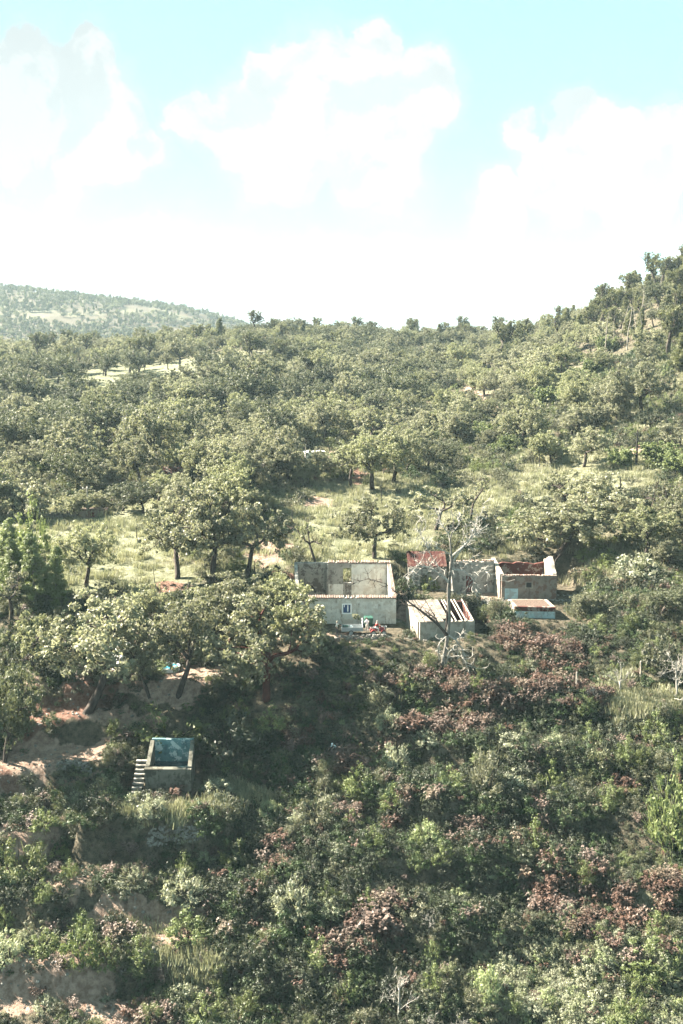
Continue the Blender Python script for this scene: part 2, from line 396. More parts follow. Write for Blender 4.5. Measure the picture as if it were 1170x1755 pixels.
def build_ground():
    Ys = np.concatenate([np.arange(46, 140, .42), np.geomspace(140, 4200, 380)])
    T = np.concatenate([np.linspace(-1.1, -.42, 40)[:-1], np.linspace(-.42, .42, 360), np.linspace(.42, 1.1, 40)[1:]])
    X = Ys[:, None] * T[None]; YY = np.repeat(Ys[:, None], len(T), 1)
    Z = ground(X, YY); ny, nx = X.shape
    co = np.stack([X, YY, Z], -1).reshape(-1, 3)
    i = (np.arange(ny - 1)[:, None] * nx + np.arange(nx - 1)[None]).reshape(-1)
    q = np.stack([i, i + 1, i + 1 + nx, i + nx], -1).astype('i')
    me = bpy.data.meshes.new('terrain'); me.vertices.add(len(co)); me.vertices.foreach_set('co', co.reshape(-1).astype('f'))
    me.loops.add(q.size); me.loops.foreach_set('vertex_index', q.reshape(-1))
    me.polygons.add(len(q)); me.polygons.foreach_set('loop_start', np.arange(0, q.size, 4, dtype='i')); me.polygons.foreach_set('loop_total', np.full(len(q), 4, 'i'))
    me.polygons.foreach_set('use_smooth', np.ones(len(q), bool))
    g = np.maximum(zone(X, YY, DG), sstep(.0, .35, fbm(X / 30, YY / 30, 60)) * .8 * sstep(125, 150, YY)); e = zone(X, YY, DE); r = zone(X, YY, DR)
    c = np.stack([g, e, r, np.ones_like(g)], -1).reshape(-1, 4).astype('f')
    at = me.color_attributes.new('zone', 'FLOAT_COLOR', 'POINT'); at.data.foreach_set('color', c.reshape(-1))
    me.materials.append(M['ground']); me.update(calc_edges=True)
    o = link(bpy.data.objects.new('ground', me)); o['kind'] = 'structure'
    tag(o, 'hillside ground of dry grass, brown soil and red earth', 'ground')
build_ground()

# ------------------------------------------------------------------ plants: prototype meshes
def leaves(rng, centers, radii, per, size, flat=.8, up=.35, shell=.55, asp=.6):
    """leaf faces on and in clump ellipsoids; returns (n,4,3), tint"""
    C = np.repeat(centers, per, 0); Rr = np.repeat(radii, per)
    n = len(C); d = rng.normal(size=(n, 3)); d /= np.linalg.norm(d, axis=1)[:, None]
    rad = (shell + (1 - shell) * rng.random(n)) ** 1.0
    off = d * (Rr * rad)[:, None]; off[:, 2] *= flat
    p = C + off
    nr = d + rng.normal(size=(n, 3)) * .6; nr[:, 2] += up; nr /= np.linalg.norm(nr, axis=1)[:, None]
    a = np.cross(nr, rng.normal(size=(n, 3))); a /= np.linalg.norm(a, axis=1)[:, None] + 1e-9
    b = np.cross(nr, a); s = size * (.6 + .8 * rng.random(n))
    a = a * s[:, None]; b = b * (s * asp)[:, None]
    V = np.stack([p - a, p - b * .9 + a * .1, p + a, p + b], 1)
    ct = np.repeat(rng.random(len(centers)), per)
    return V, np.clip(.25 * ct + .75 * rng.random(n) ** 1.2, 0, 1)

def limb(rng, p0, dirv, length, segs, wob, droop=0.0):
    pts = [np.array(p0, float)]; d = np.array(dirv, float); d /= np.linalg.norm(d)
    for _ in range(segs):
        d = d + rng.normal(size=3) * wob; d[2] -= droop; d /= np.linalg.norm(d)
        pts.append(pts[-1] + d * length / segs)
    return pts, d

def oak_meshes(seed, H=7.0, W=4.2, trunk=1.6, nl=4, dens=1.0, clump=.75, lsize=.105, lmat='oak', bmat='bark', per=96, lean=.2, open_=0.0):
    rng = np.random.default_rng(seed); mb = MB(); tips = []
    tr, d = limb(rng, (0, 0, -.4), (rng.normal() * lean, rng.normal() * lean, 1), trunk + .4, 4, .12)
    r0 = .030 * H
    mb.tube(tr, np.linspace(r0 * 1.25, r0 * .85, len(tr)), 8)
    az0 = rng.random() * 6.28
    for i in range(nl):
        az = az0 + 6.283 * i / nl + rng.normal() * .35; el = R(rng.uniform(22, 62))
        L = (H - trunk) * rng.uniform(.55, .8); L = min(L, W * .9 / max(.35, math.cos(el)))
        p, d1 = limb(rng, tr[-1], (math.cos(az)*math.cos(el), math.sin(az)*math.cos(el), math.sin(el)), L, 6, .30, -.03)
        mb.tube(p, np.linspace(r0 * .7, r0 * .25, len(p)), 6)
        for k in (2, 3, 4, 5, 6):
            for s in range(2 if k < 6 else 3):
                az2 = az + rng.normal() * 1.0; e2 = R(rng.uniform(-8, 75))
                L2 = rng.uniform(.20, .42) * (H - trunk)
                q, _ = limb(rng, p[k], (math.cos(az2)*math.cos(e2), math.sin(az2)*math.cos(e2), math.sin(e2)), L2, 4, .28)
                mb.tube(q, np.linspace(r0 * .28, r0 * .06, len(q)), 4, cap=False)
                if rng.random() > open_:
                    tips.append(q[-1]); 
                    if rng.random() < .75 * dens: tips.append(q[2] + rng.normal(size=3) * .3)
    tips = np.array(tips)
    # squeeze into the crown envelope
    hx = np.hypot(tips[:, 0], tips[:, 1]); k = np.minimum(1, W / np.maximum(hx, .01)); tips[:, 0] *= k; tips[:, 1] *= k
    tips[:, 2] = np.maximum(tips[:, 2], tr[-1][2] + rng.random(len(tips)) * .9)
    tips[:, 2] = np.minimum(tips[:, 2], H - clump * .7 + rng.normal(size=len(tips)) * .25)
    # small satellite clumps give the ragged outline
    sat = tips[rng.integers(0, len(tips), int(len(tips) * 2.6 * dens))] + rng.normal(size=(int(len(tips) * 2.6 * dens), 3)) * (clump, clump, clump * .75)
    V1, t1 = leaves(rng, tips, clump * rng.uniform(.45, .95, len(tips)), int(per * .8), lsize, .72, shell=.3)
    V2, t2 = leaves(rng, sat, clump * rng.uniform(.2, .6, len(sat)), int(per * .36), lsize, .75, shell=.2)
    V = np.concatenate([V1, V2]); t_ = np.concatenate([t1, t2])
    return mb.mesh('trunk', M[bmat], True), quads_mesh('crown', V, t_, M[lmat])

def conifer_meshes(seed, H=11, W=2.3, lmat='pine', tall=.25, per=70, lsize=.16, bmat='bark', irregular=.3):
    rng = np.random.default_rng(seed); mb = MB()
    tr, _ = limb(rng, (0, 0, -.4), (rng.normal() * .05, rng.normal() * .05, 1), H + .2, 8, .03)
    mb.tube(tr, np.linspace(.018 * H, .03, len(tr)), 6); C = []; Rr = []
    for z in np.linspace(H * tall, H * .985, 26):
        f = (z - H * tall) / (H * (1 - tall)); w = W * (1 - f) ** .7 * (.65 + .5 * rng.random()) + .12
        i = min(len(tr) - 2, int(z / H * (len(tr) - 1))); c = tr[i] + (tr[i+1] - tr[i]) * .5; c[2] = z
        for _ in range(3 + int(5 * (1 - f))):
            if rng.random() < irregular * .5: continue
            az = rng.random() * 6.283; L = w * rng.uniform(.45, 1)
            e = c + np.array((math.cos(az) * L, math.sin(az) * L, rng.uniform(-.15, .5) * L))
            if rng.random() < .5: mb.tube([c, (c + e) / 2 + (0, 0, .1), e], [.05, .035, .012], 4, cap=False)
            C.append(e); Rr.append(.22 + .34 * rng.random() * (1 - .4 * f)); C.append(c + (e - c) * .55); Rr.append(.26 + .25 * rng.random())
    V, t_ = leaves(rng, np.array(C), np.array(Rr) * W / 2.3 * 1.25, per, lsize, .75, asp=.35)
    return mb.mesh('trunk', M[bmat], True), quads_mesh('crown', V, t_, M[lmat])

def bush_mesh(seed, H=1.3, W=.9, lmat='scrub', n=16, per=80, lsize=.07, clump=.33, asp=.6, name='foliage'):
    rng = np.random.default_rng(seed); C = []; n = int(n * 1.9)
    for _ in range(n):
        az = rng.random() * 6.283; r = W * math.sqrt(rng.random()) * 1.05; z = rng.uniform(.05, 1.05) * H * (1 - .6 * (r / W) ** 2) * rng.uniform(.7, 1.1)
        C.append((math.cos(az) * r, math.sin(az) * r, max(.08, z - clump * .3)))
    C = np.array(C)
    V, t_ = leaves(rng, C, clump * rng.uniform(.3, .95, n) * (W + H) / 2.2, int(per * .52), lsize * .85, .85, asp=asp, shell=.15)
    # bare twigs and shoots running out through the leaves
    m = n * 5; c = C[rng.integers(0, n, m)] * (1, 1, .8) + rng.normal(size=(m, 3)) * .12; d = c * (1, 1, .6) + (0, 0, .5) + rng.normal(size=(m, 3)) * .35
    d /= np.linalg.norm(d, axis=1)[:, None]; L = rng.uniform(.15, .42, m)[:, None] * H / 1.5; sd = np.cross(d, rng.normal(size=(m, 3))); sd /= np.linalg.norm(sd, axis=1)[:, None]
    a = c - d * L * .3; e = c + d * L
    T = np.stack([a - sd * .010, a + sd * .010, e + sd * .007, e - sd * .007], 1)
    return quads_mesh(name, np.concatenate([V, T]), np.r_[t_, rng.random(m) * .6 + .4], M[lmat])
def bush_stems(seed, H, W):
    rng = np.random.default_rng(seed); mb = MB()
    for _ in range(6):
        az = rng.random() * 6.283; k = rng.uniform(.2, .7)
        q, _ = limb(rng, (0, 0, -.25), (math.cos(az) * k, math.sin(az) * k, 1), H * .8, 4, .15)
        mb.tube(q, np.linspace(.035, .008, 5), 4, cap=False)
    return mb.mesh('stem', M['bark'])
def frond_mesh(seed, H=.9, W=.75, lmat='fern', nf=26, name='fronds'):
    rng = np.random.default_rng(seed); Vs = []; T = []
    for _ in range(nf):
        az = rng.random() * 6.283; L = W * rng.uniform(.6, 1.2); h = H * rng.uniform(.5, 1.1); base = rng.normal(size=2) * .15; tt = rng.random()
        for s in np.linspace(.15, 1, 9):
            rr = L * s; z = h * (math.sin(s * 2.3) * .95)
            c = np.array((base[0] + math.cos(az) * rr, base[1] + math.sin(az) * rr, z)); wd = .13 * (1.15 - s) + .025
            for sg in (-1, 1):
                side = np.array((-math.sin(az), math.cos(az), rng.normal() * .35)) * sg * wd; fw = np.array((math.cos(az), math.sin(az), rng.normal() * .4)) * .055
                tip = c + side + rng.normal(size=3) * .025
                Vs.append([c - fw, c + side * .5 - fw * .8, tip, c + fw]); T.append(np.clip(tt * .5 + rng.random() * .5, 0, 1))
    return quads_mesh(name, np.array(Vs), np.array(T), M[lmat])
def grass_mesh(seed, H=.45, W=.45, n=60, lmat='grass', wd=.022):
    rng = np.random.default_rng(seed); Vs = []
    for _ in range(n):
        b = np.array((rng.normal() * W * .5, rng.normal() * W * .5, -.05)); az = rng.random() * 6.283; h = H * rng.uniform(.5, 1.2); l = rng.uniform(.1, .5) * H
        s = np.array((-math.sin(az), math.cos(az), 0)) * wd; t_ = b + (math.cos(az) * l, math.sin(az) * l, h)
        Vs.append([b - s, b + s, t_ + s * .5, t_ - s * .5])
    return quads_mesh('foliage', np.array(Vs), rng.random(n), M[lmat])
def dead_mesh(seed, H=14, bmat='dead', r0=.3, depth=4, nb=14, spread=.42, low=.3, tw=1.0):
    rng = np.random.default_rng(seed); mb = MB()
    def grow(p, d, L, r, lev):
        q, dd = limb(rng, p, d, L, 6, .16 if lev else .05, -.01 if lev else 0)
        mb.tube(q, np.linspace(r, r * (.3 if lev == 0 else .2), 7), 7 if lev == 0 else 5 if lev == 1 else 3, cap=False)
        if lev < depth - 1:
            cnt = nb if lev == 0 else rng.integers(3, 6)
            for i in range(cnt):
                k = rng.uniform(low if lev == 0 else .25, .98) * 6; a = int(k); b = min(a + 1, 6); pp = q[a] + (q[b] - q[a]) * (k - a)
                az = rng.random() * 6.283; e = R(rng.uniform(5, 60)) if lev == 0 else R(rng.uniform(-25, 75))
                nd = np.array((math.cos(az) * math.cos(e), math.sin(az) * math.cos(e), math.sin(e))) + (dd * .7 if lev else 0)
                rr = r * (1 - .8 * k / 6) * (.42 if lev == 0 else .5)
                grow(pp, nd, L * spread * (1.15 - .6 * k / 6) * rng.uniform(.6, 1.15), max(rr, .012 * tw), lev + 1)
    grow((0, 0, -.4), (rng.normal() * .04, 0, 1), H, r0, 0)
    return mb.mesh('branches', M[bmat], True)
# ------------------------------------------------------------------ prototypes
OAKS = [
 (oak_meshes(11, 7.2, 4.3, 2.5, 4), 7.2, 4.3, 'wide-crowned'),
 (oak_meshes(12, 6.6, 3.4, 2.5, 3, clump=.7), 6.6, 3.4, 'narrow'),
 (oak_meshes(13, 7.0, 4.6, 2.1, 5, clump=.8), 7.0, 4.6, 'spreading'),
 (oak_meshes(14, 8.0, 4.0, 3.0, 4, clump=.75, open_=.15), 8.0, 4.0, 'tall'),
 (oak_meshes(15, 6.2, 3.6, 2.2, 3, dens=.7, clump=.62, open_=.38, per=120), 6.2, 3.6, 'sparse-crowned'),
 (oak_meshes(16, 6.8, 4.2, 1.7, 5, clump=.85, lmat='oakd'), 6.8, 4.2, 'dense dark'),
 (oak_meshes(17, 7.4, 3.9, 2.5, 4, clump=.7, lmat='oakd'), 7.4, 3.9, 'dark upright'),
 (oak_meshes(18, 5.0, 3.0, 1.0, 4, clump=.7, lmat='oak'), 5.0, 3.0, 'low round'),
 (oak_meshes(19, 6.0, 3.4, 2.2, 3, dens=.5, clump=.5, open_=.72, per=80, lean=.4), 6.0, 3.4, 'half-bare'),
]
PINES = [
 (conifer_meshes(31, 9.5, 2.5, irregular=.5), 9.5, 2.5, 'pointed'),
 (oak_meshes(32, 11, 3.0, 5.5, 5, clump=.62, lmat='pine', per=110, dens=.6), 11, 3.0, 'tall round-headed'),
 (conifer_meshes(33, 8, 2.3, tall=.1, irregular=.4), 8, 2.3, 'low pointed'),
]
LIME = [
 (conifer_meshes(41, 8, 2.2, lmat='lime', tall=.15, lsize=.13, bmat='barkpale', irregular=.4), 8, 2.2, 'loose upright'),
 (oak_meshes(42, 3.4, 2.2, .7, 4, clump=.6, lmat='lime', lsize=.11, bmat='barkpale', per=120), 3.4, 2.2, 'bushy'),
]
placed = []            # (x, y, clearance radius) of hand-placed plants and buildings
class First:           # the prototype's first use owns the meshes, later ones are copies of the whole thing
    def __init__(s): s.root = {}
    def put(s, key, name, parts, loc, rz, sc, label, cat, group=None, tilt=(0, 0)):
        if key not in s.root:
            r = thing(name, label, cat, loc, rz, group); r.rotation_euler = (tilt[0], tilt[1], rz); r.scale = sc
            for nm, me in parts: link(bpy.data.objects.new(nm, me), r)
            s.root[key] = r; return r
        return copy_thing(s.root[key], loc, (tilt[0], tilt[1], rz), sc, label, group)
F = First()
rr = random.Random(7)

# ------------------------------------------------------------------ hand-placed trees (u, v of the foot, height px, width px, kind, label)
HAND = [
 (143,1222,215,215,3,'large cork oak with long curved dark trunk left of blue pool'),
 (305,1186,185,125,3,'cork oak with straight dark trunk right in front of the blue pool'),
 (256,1192,112,80,3,'leaning cork oak between the white tent and blue pool'),
 (455,1200,190,225,0,'broad cork oak with stripped red trunk below the farmhouse corner'),
 (520,1120,105,74,7,'round cork oak hiding the left corner of the farmhouse'),
 (395,1085,120,130,2,'cork oak arching over the earth bank left of the farmhouse'),
 (148,1003,118,100,3,'lone cork oak forking low on the sunlit meadow'),
 (303,993,145,120,3,'cork oak at the left end of the meadow edge clump'),
 (362,1000,175,160,0,'tallest cork oak in the clump beside the sunlit meadow'),
 (420,990,150,135,4,'right-hand cork oak of the clump, with slanting open limbs'),
 (641,957,108,118,0,'neat round cork oak standing just behind the farmhouse roofline'),
 (541,965,95,70,8,'thin half-bare cork oak behind the farmhouse left end'),
 (745,908,92,110,4,'open cork oak leaning over dry grass behind the outbuildings'),
 (806,888,88,60,8,'dark forked cork oak nearly bare, above the red roof'),
 (950,950,125,215,2,'huge grey-green cork oak overhanging the ruined right house'),
 (1045,905,100,150,0,'broad cork oak up the slope right of the ruins'),
 (8,1305,190,120,5,'dark oak at the left edge above the red earth track'),
 (640,838,100,110,3,'multi-stemmed cork oak with blackened limbs on pale grass'),
 (600,832,85,90,4,'cork oak leaning beside the blackened multi-stemmed one'),
 (30,893,85,110,7,'round cork oak at left edge beyond the meadow'),
 (245,880,62,75,5,'dark bushy oak at the far meadow edge'),
 (210,875,58,60,6,'dark oak right of the utility pole'),
 (435,835,75,90,3,'cork oak grove tree with three dark stems at the far track'),
 (52,1150,125,100,4,'pale cork oak on the terrace left of the white tent'),
 (20,1060,110,100,4,'open cork oak at the left edge below the meadow'),
 (320,1090,100,120,7,'low cork oak above the blue pool'),
 (240,1080,90,100,2,'cork oak above the white tent'),
 (480,1075,100,95,1,'cork oak pressed against the farmhouse left wall'),
 (1130,1060,70,90,6,'dark oak on the shaded slope right of the ruins'),
 (1020,1060,55,60,7,'small round oak below the ruins near the scrub'),
 (1000,800,70,90,0,'cork oak on the right-hand grassy slope'),
 (900,745,80,70,8,'cork oak with long bare limbs on the upper slope'),
 (1110,890,95,50,8,'blackened half-bare oak at the right above the slope'),
 (470,800,60,70,2,'cork oak beside the far pale track'),
]
for u, v, hp, wp, k, lab in HAND:
    p = hit(u, v); (tm, cm), H, W, _ = OAKS[k]; dep = proj(*p)[2]
    sz = hp / FPX * dep / H * 1.03; sw = wp / FPX * dep / (2 * W) * 1.13
    red = 'red trunk' in lab
    o = F.put(('oakred' if red else 'oak', k), 'cork_oak', [('trunk', tm), ('crown', cm)], p, rr.random() * 6.28, (sw, sw, sz), lab, 'tree')
    if red:
        tr = [q for q in o.children if q.name.startswith('trunk')][0]; tr.data = tr.data.copy(); tr.data.materials[0] = M['barkred']; tr['label'] = 'trunk stripped of cork, rusty red'
    placed.append((p.x, p.y, max(2.5, sw * W * .8)))

# ------------------------------------------------------------------ scattered woodland
rng = np.random.default_rng(77)
BUILD = [(-9, 9.5, 108, 129), (8, 18.5, 107, 122), (8, 32, 119, 134), (19, 30, 112, 121), (-30,-14,104,112), (-22,-13,90,99), (-42,-29,96,104)]
def blocked(x, y, m=0.0):
    return any(a - m < x < b + m and c - m < y < d + m for a, b, c, d in BUILD)
def skyfac(u, v): return v
cand = []
Y = 124.0
while Y < 560:
    sp = 6.0 if Y < 230 else 6.2
    n = int(Y * .98 / sp)
    for i in range(n):
        x = -Y * .47 + (i + rng.random()) * sp; y = Y + rng.normal() * sp * .3
        cand.append((x, y))
    Y += sp
cand = np.array(cand); zc = ground(cand[:, 0], cand[:, 1]); U, V, D = proj(cand[:, 0], cand[:, 1], zc)
zg = zone(cand[:, 0], cand[:, 1], DG); ze = np.maximum(zone(cand[:, 0], cand[:, 1], DE), zone(cand[:, 0], cand[:, 1], DR))
dn = fbm(cand[:, 0] / 35, cand[:, 1] / 35, 88)
trees = []
for (x, y), z, u, v, dep, g, e, dd in zip(cand, zc, U, V, D, zg, ze, dn):
    if u < -160 or u > 1330: continue
    if v > 890 and u < 860: continue
    if v > 1010: continue
    p_ = .98 - .85 * g - e
    if v > 830: p_ *= .75
    if u > 700 and 640 < v < 880: p_ *= .72
    p_ += dd * 1.0
    if rng.random() > p_ or blocked(x, y, 1): continue
    if any((x - a) ** 2 + (y - b) ** 2 < c * c for a, b, c in placed): continue
    # kind
    q = rng.random(); pine = (u > 900 and v < 560 + (u - 900) * .25 and q < .6) or (v < 600 and q < .16) or (v < 660 and q < .07)
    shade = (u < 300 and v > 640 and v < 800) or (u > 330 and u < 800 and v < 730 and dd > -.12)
    if pine: k = ('pine', int(rng.choice(3, p=[.14, .66, .2])) if u < 940 else int(rng.integers(0, 3)))
    elif u > 820 and v > 560 and q < .22 or q < .05: k = ('lime', 1)
    else:
        wts = [.2,.13,.19,.14,.09,.07,.05,.1,.03]
        if shade: wts = [.03,.03,.03,.06,.02,.42,.38,.01,.02] if u < 300 else [.08,.08,.08,.1,.04,.3,.25,.05,.02]  # dark oaks stand in for hill shade in left hollow; centre is darker forest
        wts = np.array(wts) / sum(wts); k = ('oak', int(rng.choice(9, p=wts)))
    trees.append((x, y, z, u, v, dep, k, float(.7 + .7 * rng.random() ** 1.4 + (.45 if rng.random() < .12 and v > 620 else 0)) * (.85 if v < 600 else 1), float(rng.random() * 6.28)))
# coarse visibility from the camera, near to far
GW, GH = 293, 439; zb = np.zeros((GH, GW), bool)
def protodata(k):
    L = {'oak': OAKS, 'pine': PINES, 'lime': LIME}[k[0]]; return L[k[1]]
order = sorted(range(len(trees)), key=lambda i: trees[i][5]); vis = {}
for i in order:
    x, y, z, u, v, dep, k, s, rz = trees[i]; (_, H, W, _) = protodata(k)
    x0, x1 = (u - W * s * FPX / dep) / 4, (u + W * s * FPX / dep) / 4; y0, y1 = (v - H * s * FPX / dep) / 4, (v - H * s * .3 * FPX / dep) / 4
    a, b, c, d = int(max(0, x0)), int(min(GW, x1 + 1)), int(max(0, y0)), int(min(GH, y1 + 1))
    if b <= a or d <= c: vis[i] = 0; continue
    sub = zb[c:d, a:b]; vis[i] = (~sub).sum(); m = max(1, (b - a) // 6); sub[:, m:max(m + 1, b - a - m)] = True
def size_px(i):
    t = trees[i]; return vis[i] 
oaki = sorted([i for i in range(len(trees)) if trees[i][6][0] == 'oak' and vis[i] > 0 and 0 < trees[i][3] < 1170], key=lambda i: -size_px(i))[:255]
pini = sorted([i for i in range(len(trees)) if trees[i][6][0] == 'pine' and vis[i] > 0 and 0 < trees[i][3] < 1170], key=lambda i: -size_px(i))[:110]
limi = [i for i in range(len(trees)) if trees[i][6][0] == 'lime' and vis[i] > 0 and 0 < trees[i][3] < 1170][:80]
indiv = set(oaki) | set(pini) | set(limi)
def where(u, v):
    if v < 600 and u > 900: return 'on the right-hand skyline ridge'
    if v < 625 and u < 380: return 'on the low left skyline'
    if v < 625: return 'on the wooded central skyline'
    if v < 700: return 'in the shaded left valley' if u < 230 else 'on the terraced left knoll' if u < 430 else 'on the wooded central knoll' if u < 640 else 'in the dark central gully' if u < 780 else 'on the slope under the right ridge' if u < 980 else 'high on the right hillside'
    if v < 770: return 'in the blue-shaded left hollow' if u < 230 else 'at the knoll foot' if u < 430 else 'above the pale far track' if u < 620 else 'below the central gully' if u < 800 else 'halfway up the right slope' if u < 980 else 'on the open right hillside'
    if v < 860: return 'beyond the utility pole' if u < 200 else 'near the far tiled roof' if u < 380 else 'beside the pale far track' if u < 600 else 'uphill of the farmhouse' if u < 760 else 'uphill of the outbuildings' if u < 960 else 'on the brushy right slope'
    return 'around the sunlit meadow' if u < 480 else 'near the farmhouse back' if u < 720 else 'over the ruined outbuildings' if u < 960 else 'right of the ruins'
NUM = ['leftmost', 'second', 'third', 'fourth', 'fifth', 'sixth', 'seventh', 'eighth', 'ninth', 'tenth', 'eleventh', 'twelfth', 'thirteenth', 'fourteenth', 'fifteenth', 'sixteenth', 'seventeenth', 'eighteenth', 'nineteenth', 'twentieth']
buckets = {}
for i in indiv:
    x, y, z, u, v, dep, k, s, rz = trees[i]; nm = {'oak': 'cork oak', 'pine': 'pine', 'lime': 'bright green tree'}[k[0]]
    buckets.setdefault(protodata(k)[3] + ' ' + nm + ' ' + where(u, v), []).append(i)
labels = {}
for key, L in buckets.items():
    L.sort(key=lambda i: trees[i][3])
    for n, i in enumerate(L):
        labels[i] = key if len(L) == 1 else key + (', leftmost' if n == 0 else ', rightmost' if n == len(L) - 1 else ', %s from left' % NUM[min(n, 19)])
for i in sorted(indiv):
    x, y, z, u, v, dep, k, s, rz = trees[i]; (tm, cm), H, W, _ = protodata(k)
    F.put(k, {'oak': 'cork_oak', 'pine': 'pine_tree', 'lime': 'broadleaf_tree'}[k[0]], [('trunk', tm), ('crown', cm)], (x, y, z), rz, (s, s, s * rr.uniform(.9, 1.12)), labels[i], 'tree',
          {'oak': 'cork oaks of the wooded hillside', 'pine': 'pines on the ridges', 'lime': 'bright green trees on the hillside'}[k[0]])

# ------------------------------------------------------------------ stuff scattered with geometry nodes (instances of the plants above)
def scatter(name, pts, rot, scl, idx, protos, label, cat):
    """protos: list of lists of objects"""
    me = bpy.data.meshes.new(name); n = len(pts); me.vertices.add(n); me.vertices.foreach_set('co', np.asarray(pts, 'f').reshape(-1))
    for nm, ty, arr, fld in (('rot', 'FLOAT_VECTOR', rot, 'vector'), ('scl', 'FLOAT_VECTOR', scl, 'vector'), ('idx', 'INT', idx, 'value')):
        a = me.attributes.new(nm, ty, 'POINT'); a.data.foreach_set(fld, np.asarray(arr, 'i' if ty == 'INT' else 'f').reshape(-1))
    o = link(bpy.data.objects.new(name, me)); tag(o, label, cat, kind='stuff')
    ng = bpy.data.node_groups.new(name, 'GeometryNodeTree')
    ng.interface.new_socket('Geometry', in_out='INPUT', socket_type='NodeSocketGeometry'); ng.interface.new_socket('Geometry', in_out='OUTPUT', socket_type='NodeSocketGeometry')
    N = ng.nodes; L = ng.links; gi = N.new('NodeGroupInput'); go = N.new('NodeGroupOutput')
    jl = N.new('GeometryNodeJoinGeometry'); lst = []
    for grp in protos:
        srcs = []
        for ob in grp:
            oi = N.new('GeometryNodeObjectInfo'); oi.transform_space = 'ORIGINAL'; oi.inputs['Object'].default_value = ob; srcs.append(oi.outputs['Geometry'])
        if len(srcs) > 1:
            j = N.new('GeometryNodeJoinGeometry')
            for s_ in srcs: L.new(s_, j.inputs[0])
            src = j.outputs[0]
        else: src = srcs[0]
        g2 = N.new('GeometryNodeGeometryToInstance'); L.new(src, g2.inputs[0]); lst.append(g2.outputs[0])
    for s_ in reversed(lst): L.new(s_, jl.inputs[0])
    ip = N.new('GeometryNodeInstanceOnPoints'); L.new(gi.outputs[0], ip.inputs['Points']); L.new(jl.outputs[0], ip.inputs['Instance'])
    ip.inputs['Pick Instance'].default_value = True
    def attr(nm, ty):
        a = N.new('GeometryNodeInputNamedAttribute'); a.data_type = ty; a.inputs[0].default_value = nm
        return [x for x in a.outputs if x.enabled and x.name == 'Attribute'][0]
    L.new(attr('idx', 'INT'), ip.inputs['Instance Index'])
    L.new(attr('rot', 'FLOAT_VECTOR'), ip.inputs['Rotation']); L.new(attr('scl', 'FLOAT_VECTOR'), ip.inputs['Scale'])
    L.new(ip.outputs[0], go.inputs[0])
    md = o.modifiers.new('scatter', 'NODES'); md.node_group = ng
    return o
def root_parts(key): return list(F.root[key].children)
allk = [('oak', j) for j in range(9)] + [('pine', j) for j in range(3)] + [('lime', 1)]
# make sure each kind has a first individual
usedk = [k for k in allk if k in F.root]
rest = [trees[i] for i in range(len(trees)) if i not in indiv and trees[i][6] in usedk]
# the far mountain's wood
far = []
frg = np.random.default_rng(5)
for _ in range(26000):
    y = frg.uniform(760, 1750) if frg.random() < .8 else frg.uniform(1750, 2500); x = y * frg.uniform(-.47, .47); far.append((x, y))
far = np.array(far); fz = ground(far[:, 0], far[:, 1]); fu, fv, fd = proj(far[:, 0], far[:, 1], fz)
ok = (fv < 640) & (fbm(far[:, 0] / 60, far[:, 1] / 60, 12) > -.16); far = far[ok]; fz = fz[ok]
P3 = [(t[0], t[1], t[2]) for t in rest] + [(a[0], a[1], z) for a, z in zip(far, fz)]
SC = [(t[7],) * 3 for t in rest] + [(s, s, s) for s in frg.uniform(.55, 1.0, len(far))]
RO = [(0, 0, t[8]) for t in rest] + [(0, 0, a) for a in frg.random(len(far)) * 6.28]
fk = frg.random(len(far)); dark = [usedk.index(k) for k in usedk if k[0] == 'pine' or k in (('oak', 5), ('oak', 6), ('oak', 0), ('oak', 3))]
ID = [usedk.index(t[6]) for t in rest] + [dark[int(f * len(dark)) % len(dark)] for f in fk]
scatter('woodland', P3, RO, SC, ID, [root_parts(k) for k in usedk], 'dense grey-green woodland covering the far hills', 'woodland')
print('TREES indiv', len(indiv), 'rest', len(rest), 'far', len(far))
HTR = list(placed)
# ------------------------------------------------------------------ shrubs one can tell apart, then the undergrowth
SHR = {
 'dark':  ([('stem', bush_stems(61, 1.4, 1)), ('foliage', bush_mesh(51, 1.5, 1.0, 'scrub', 20, 90))], 1.5, 1.0, 'dark green'),
 'dark2': ([('stem', bush_stems(62, 1.2, 1)), ('foliage', bush_mesh(52, 1.1, 1.1, 'scrub', 22, 90, asp=.3, lsize=.09))], 1.1, 1.1, 'low dark'),
 'mid':   ([('stem', bush_stems(63, 1.5, 1)), ('foliage', bush_mesh(53, 1.5, .95, 'scrubmid', 20, 95))], 1.5, .95, 'grey-green'),
 'mid2':  ([('stem', bush_stems(64, 1.8, .8)), ('foliage', bush_mesh(54, 2.0, .75, 'scrubmid', 24, 80, asp=.35, lsize=.09))], 2.0, .75, 'upright grey-green'),
 'pale':  ([('stem', bush_stems(65, 1.8, .8)), ('foliage', bush_mesh(55, 1.9, .95, 'pale', 26, 60, lsize=.085, clump=.3))], 1.9, .95, 'pale silvery'),
 'lime':  ([('stem', bush_stems(66, 1.6, .8)), ('foliage', bush_mesh(56, 1.7, .9, 'lime', 24, 85, lsize=.07, clump=.3))], 1.7, .9, 'bright yellow-green'),
 'fern':  ([('fronds', frond_mesh(57))], .9, .8, 'rusty'),
 'fern2': ([('fronds', frond_mesh(58, 1.0, .65, 'fern', 30))], 1.0, .7, 'tall rusty'),
 'twig':  ([('fronds', frond_mesh(59, 1.1, .6, 'ferng', 30))], 1.1, .6, 'pinkish dry'),
 'grass': ([('foliage', grass_mesh(60))], .45, .5, 'pale'),
 'grass2': ([('foliage', grass_mesh(67, .5, .7, 90))], .7, .6, 'tall pale'),
}
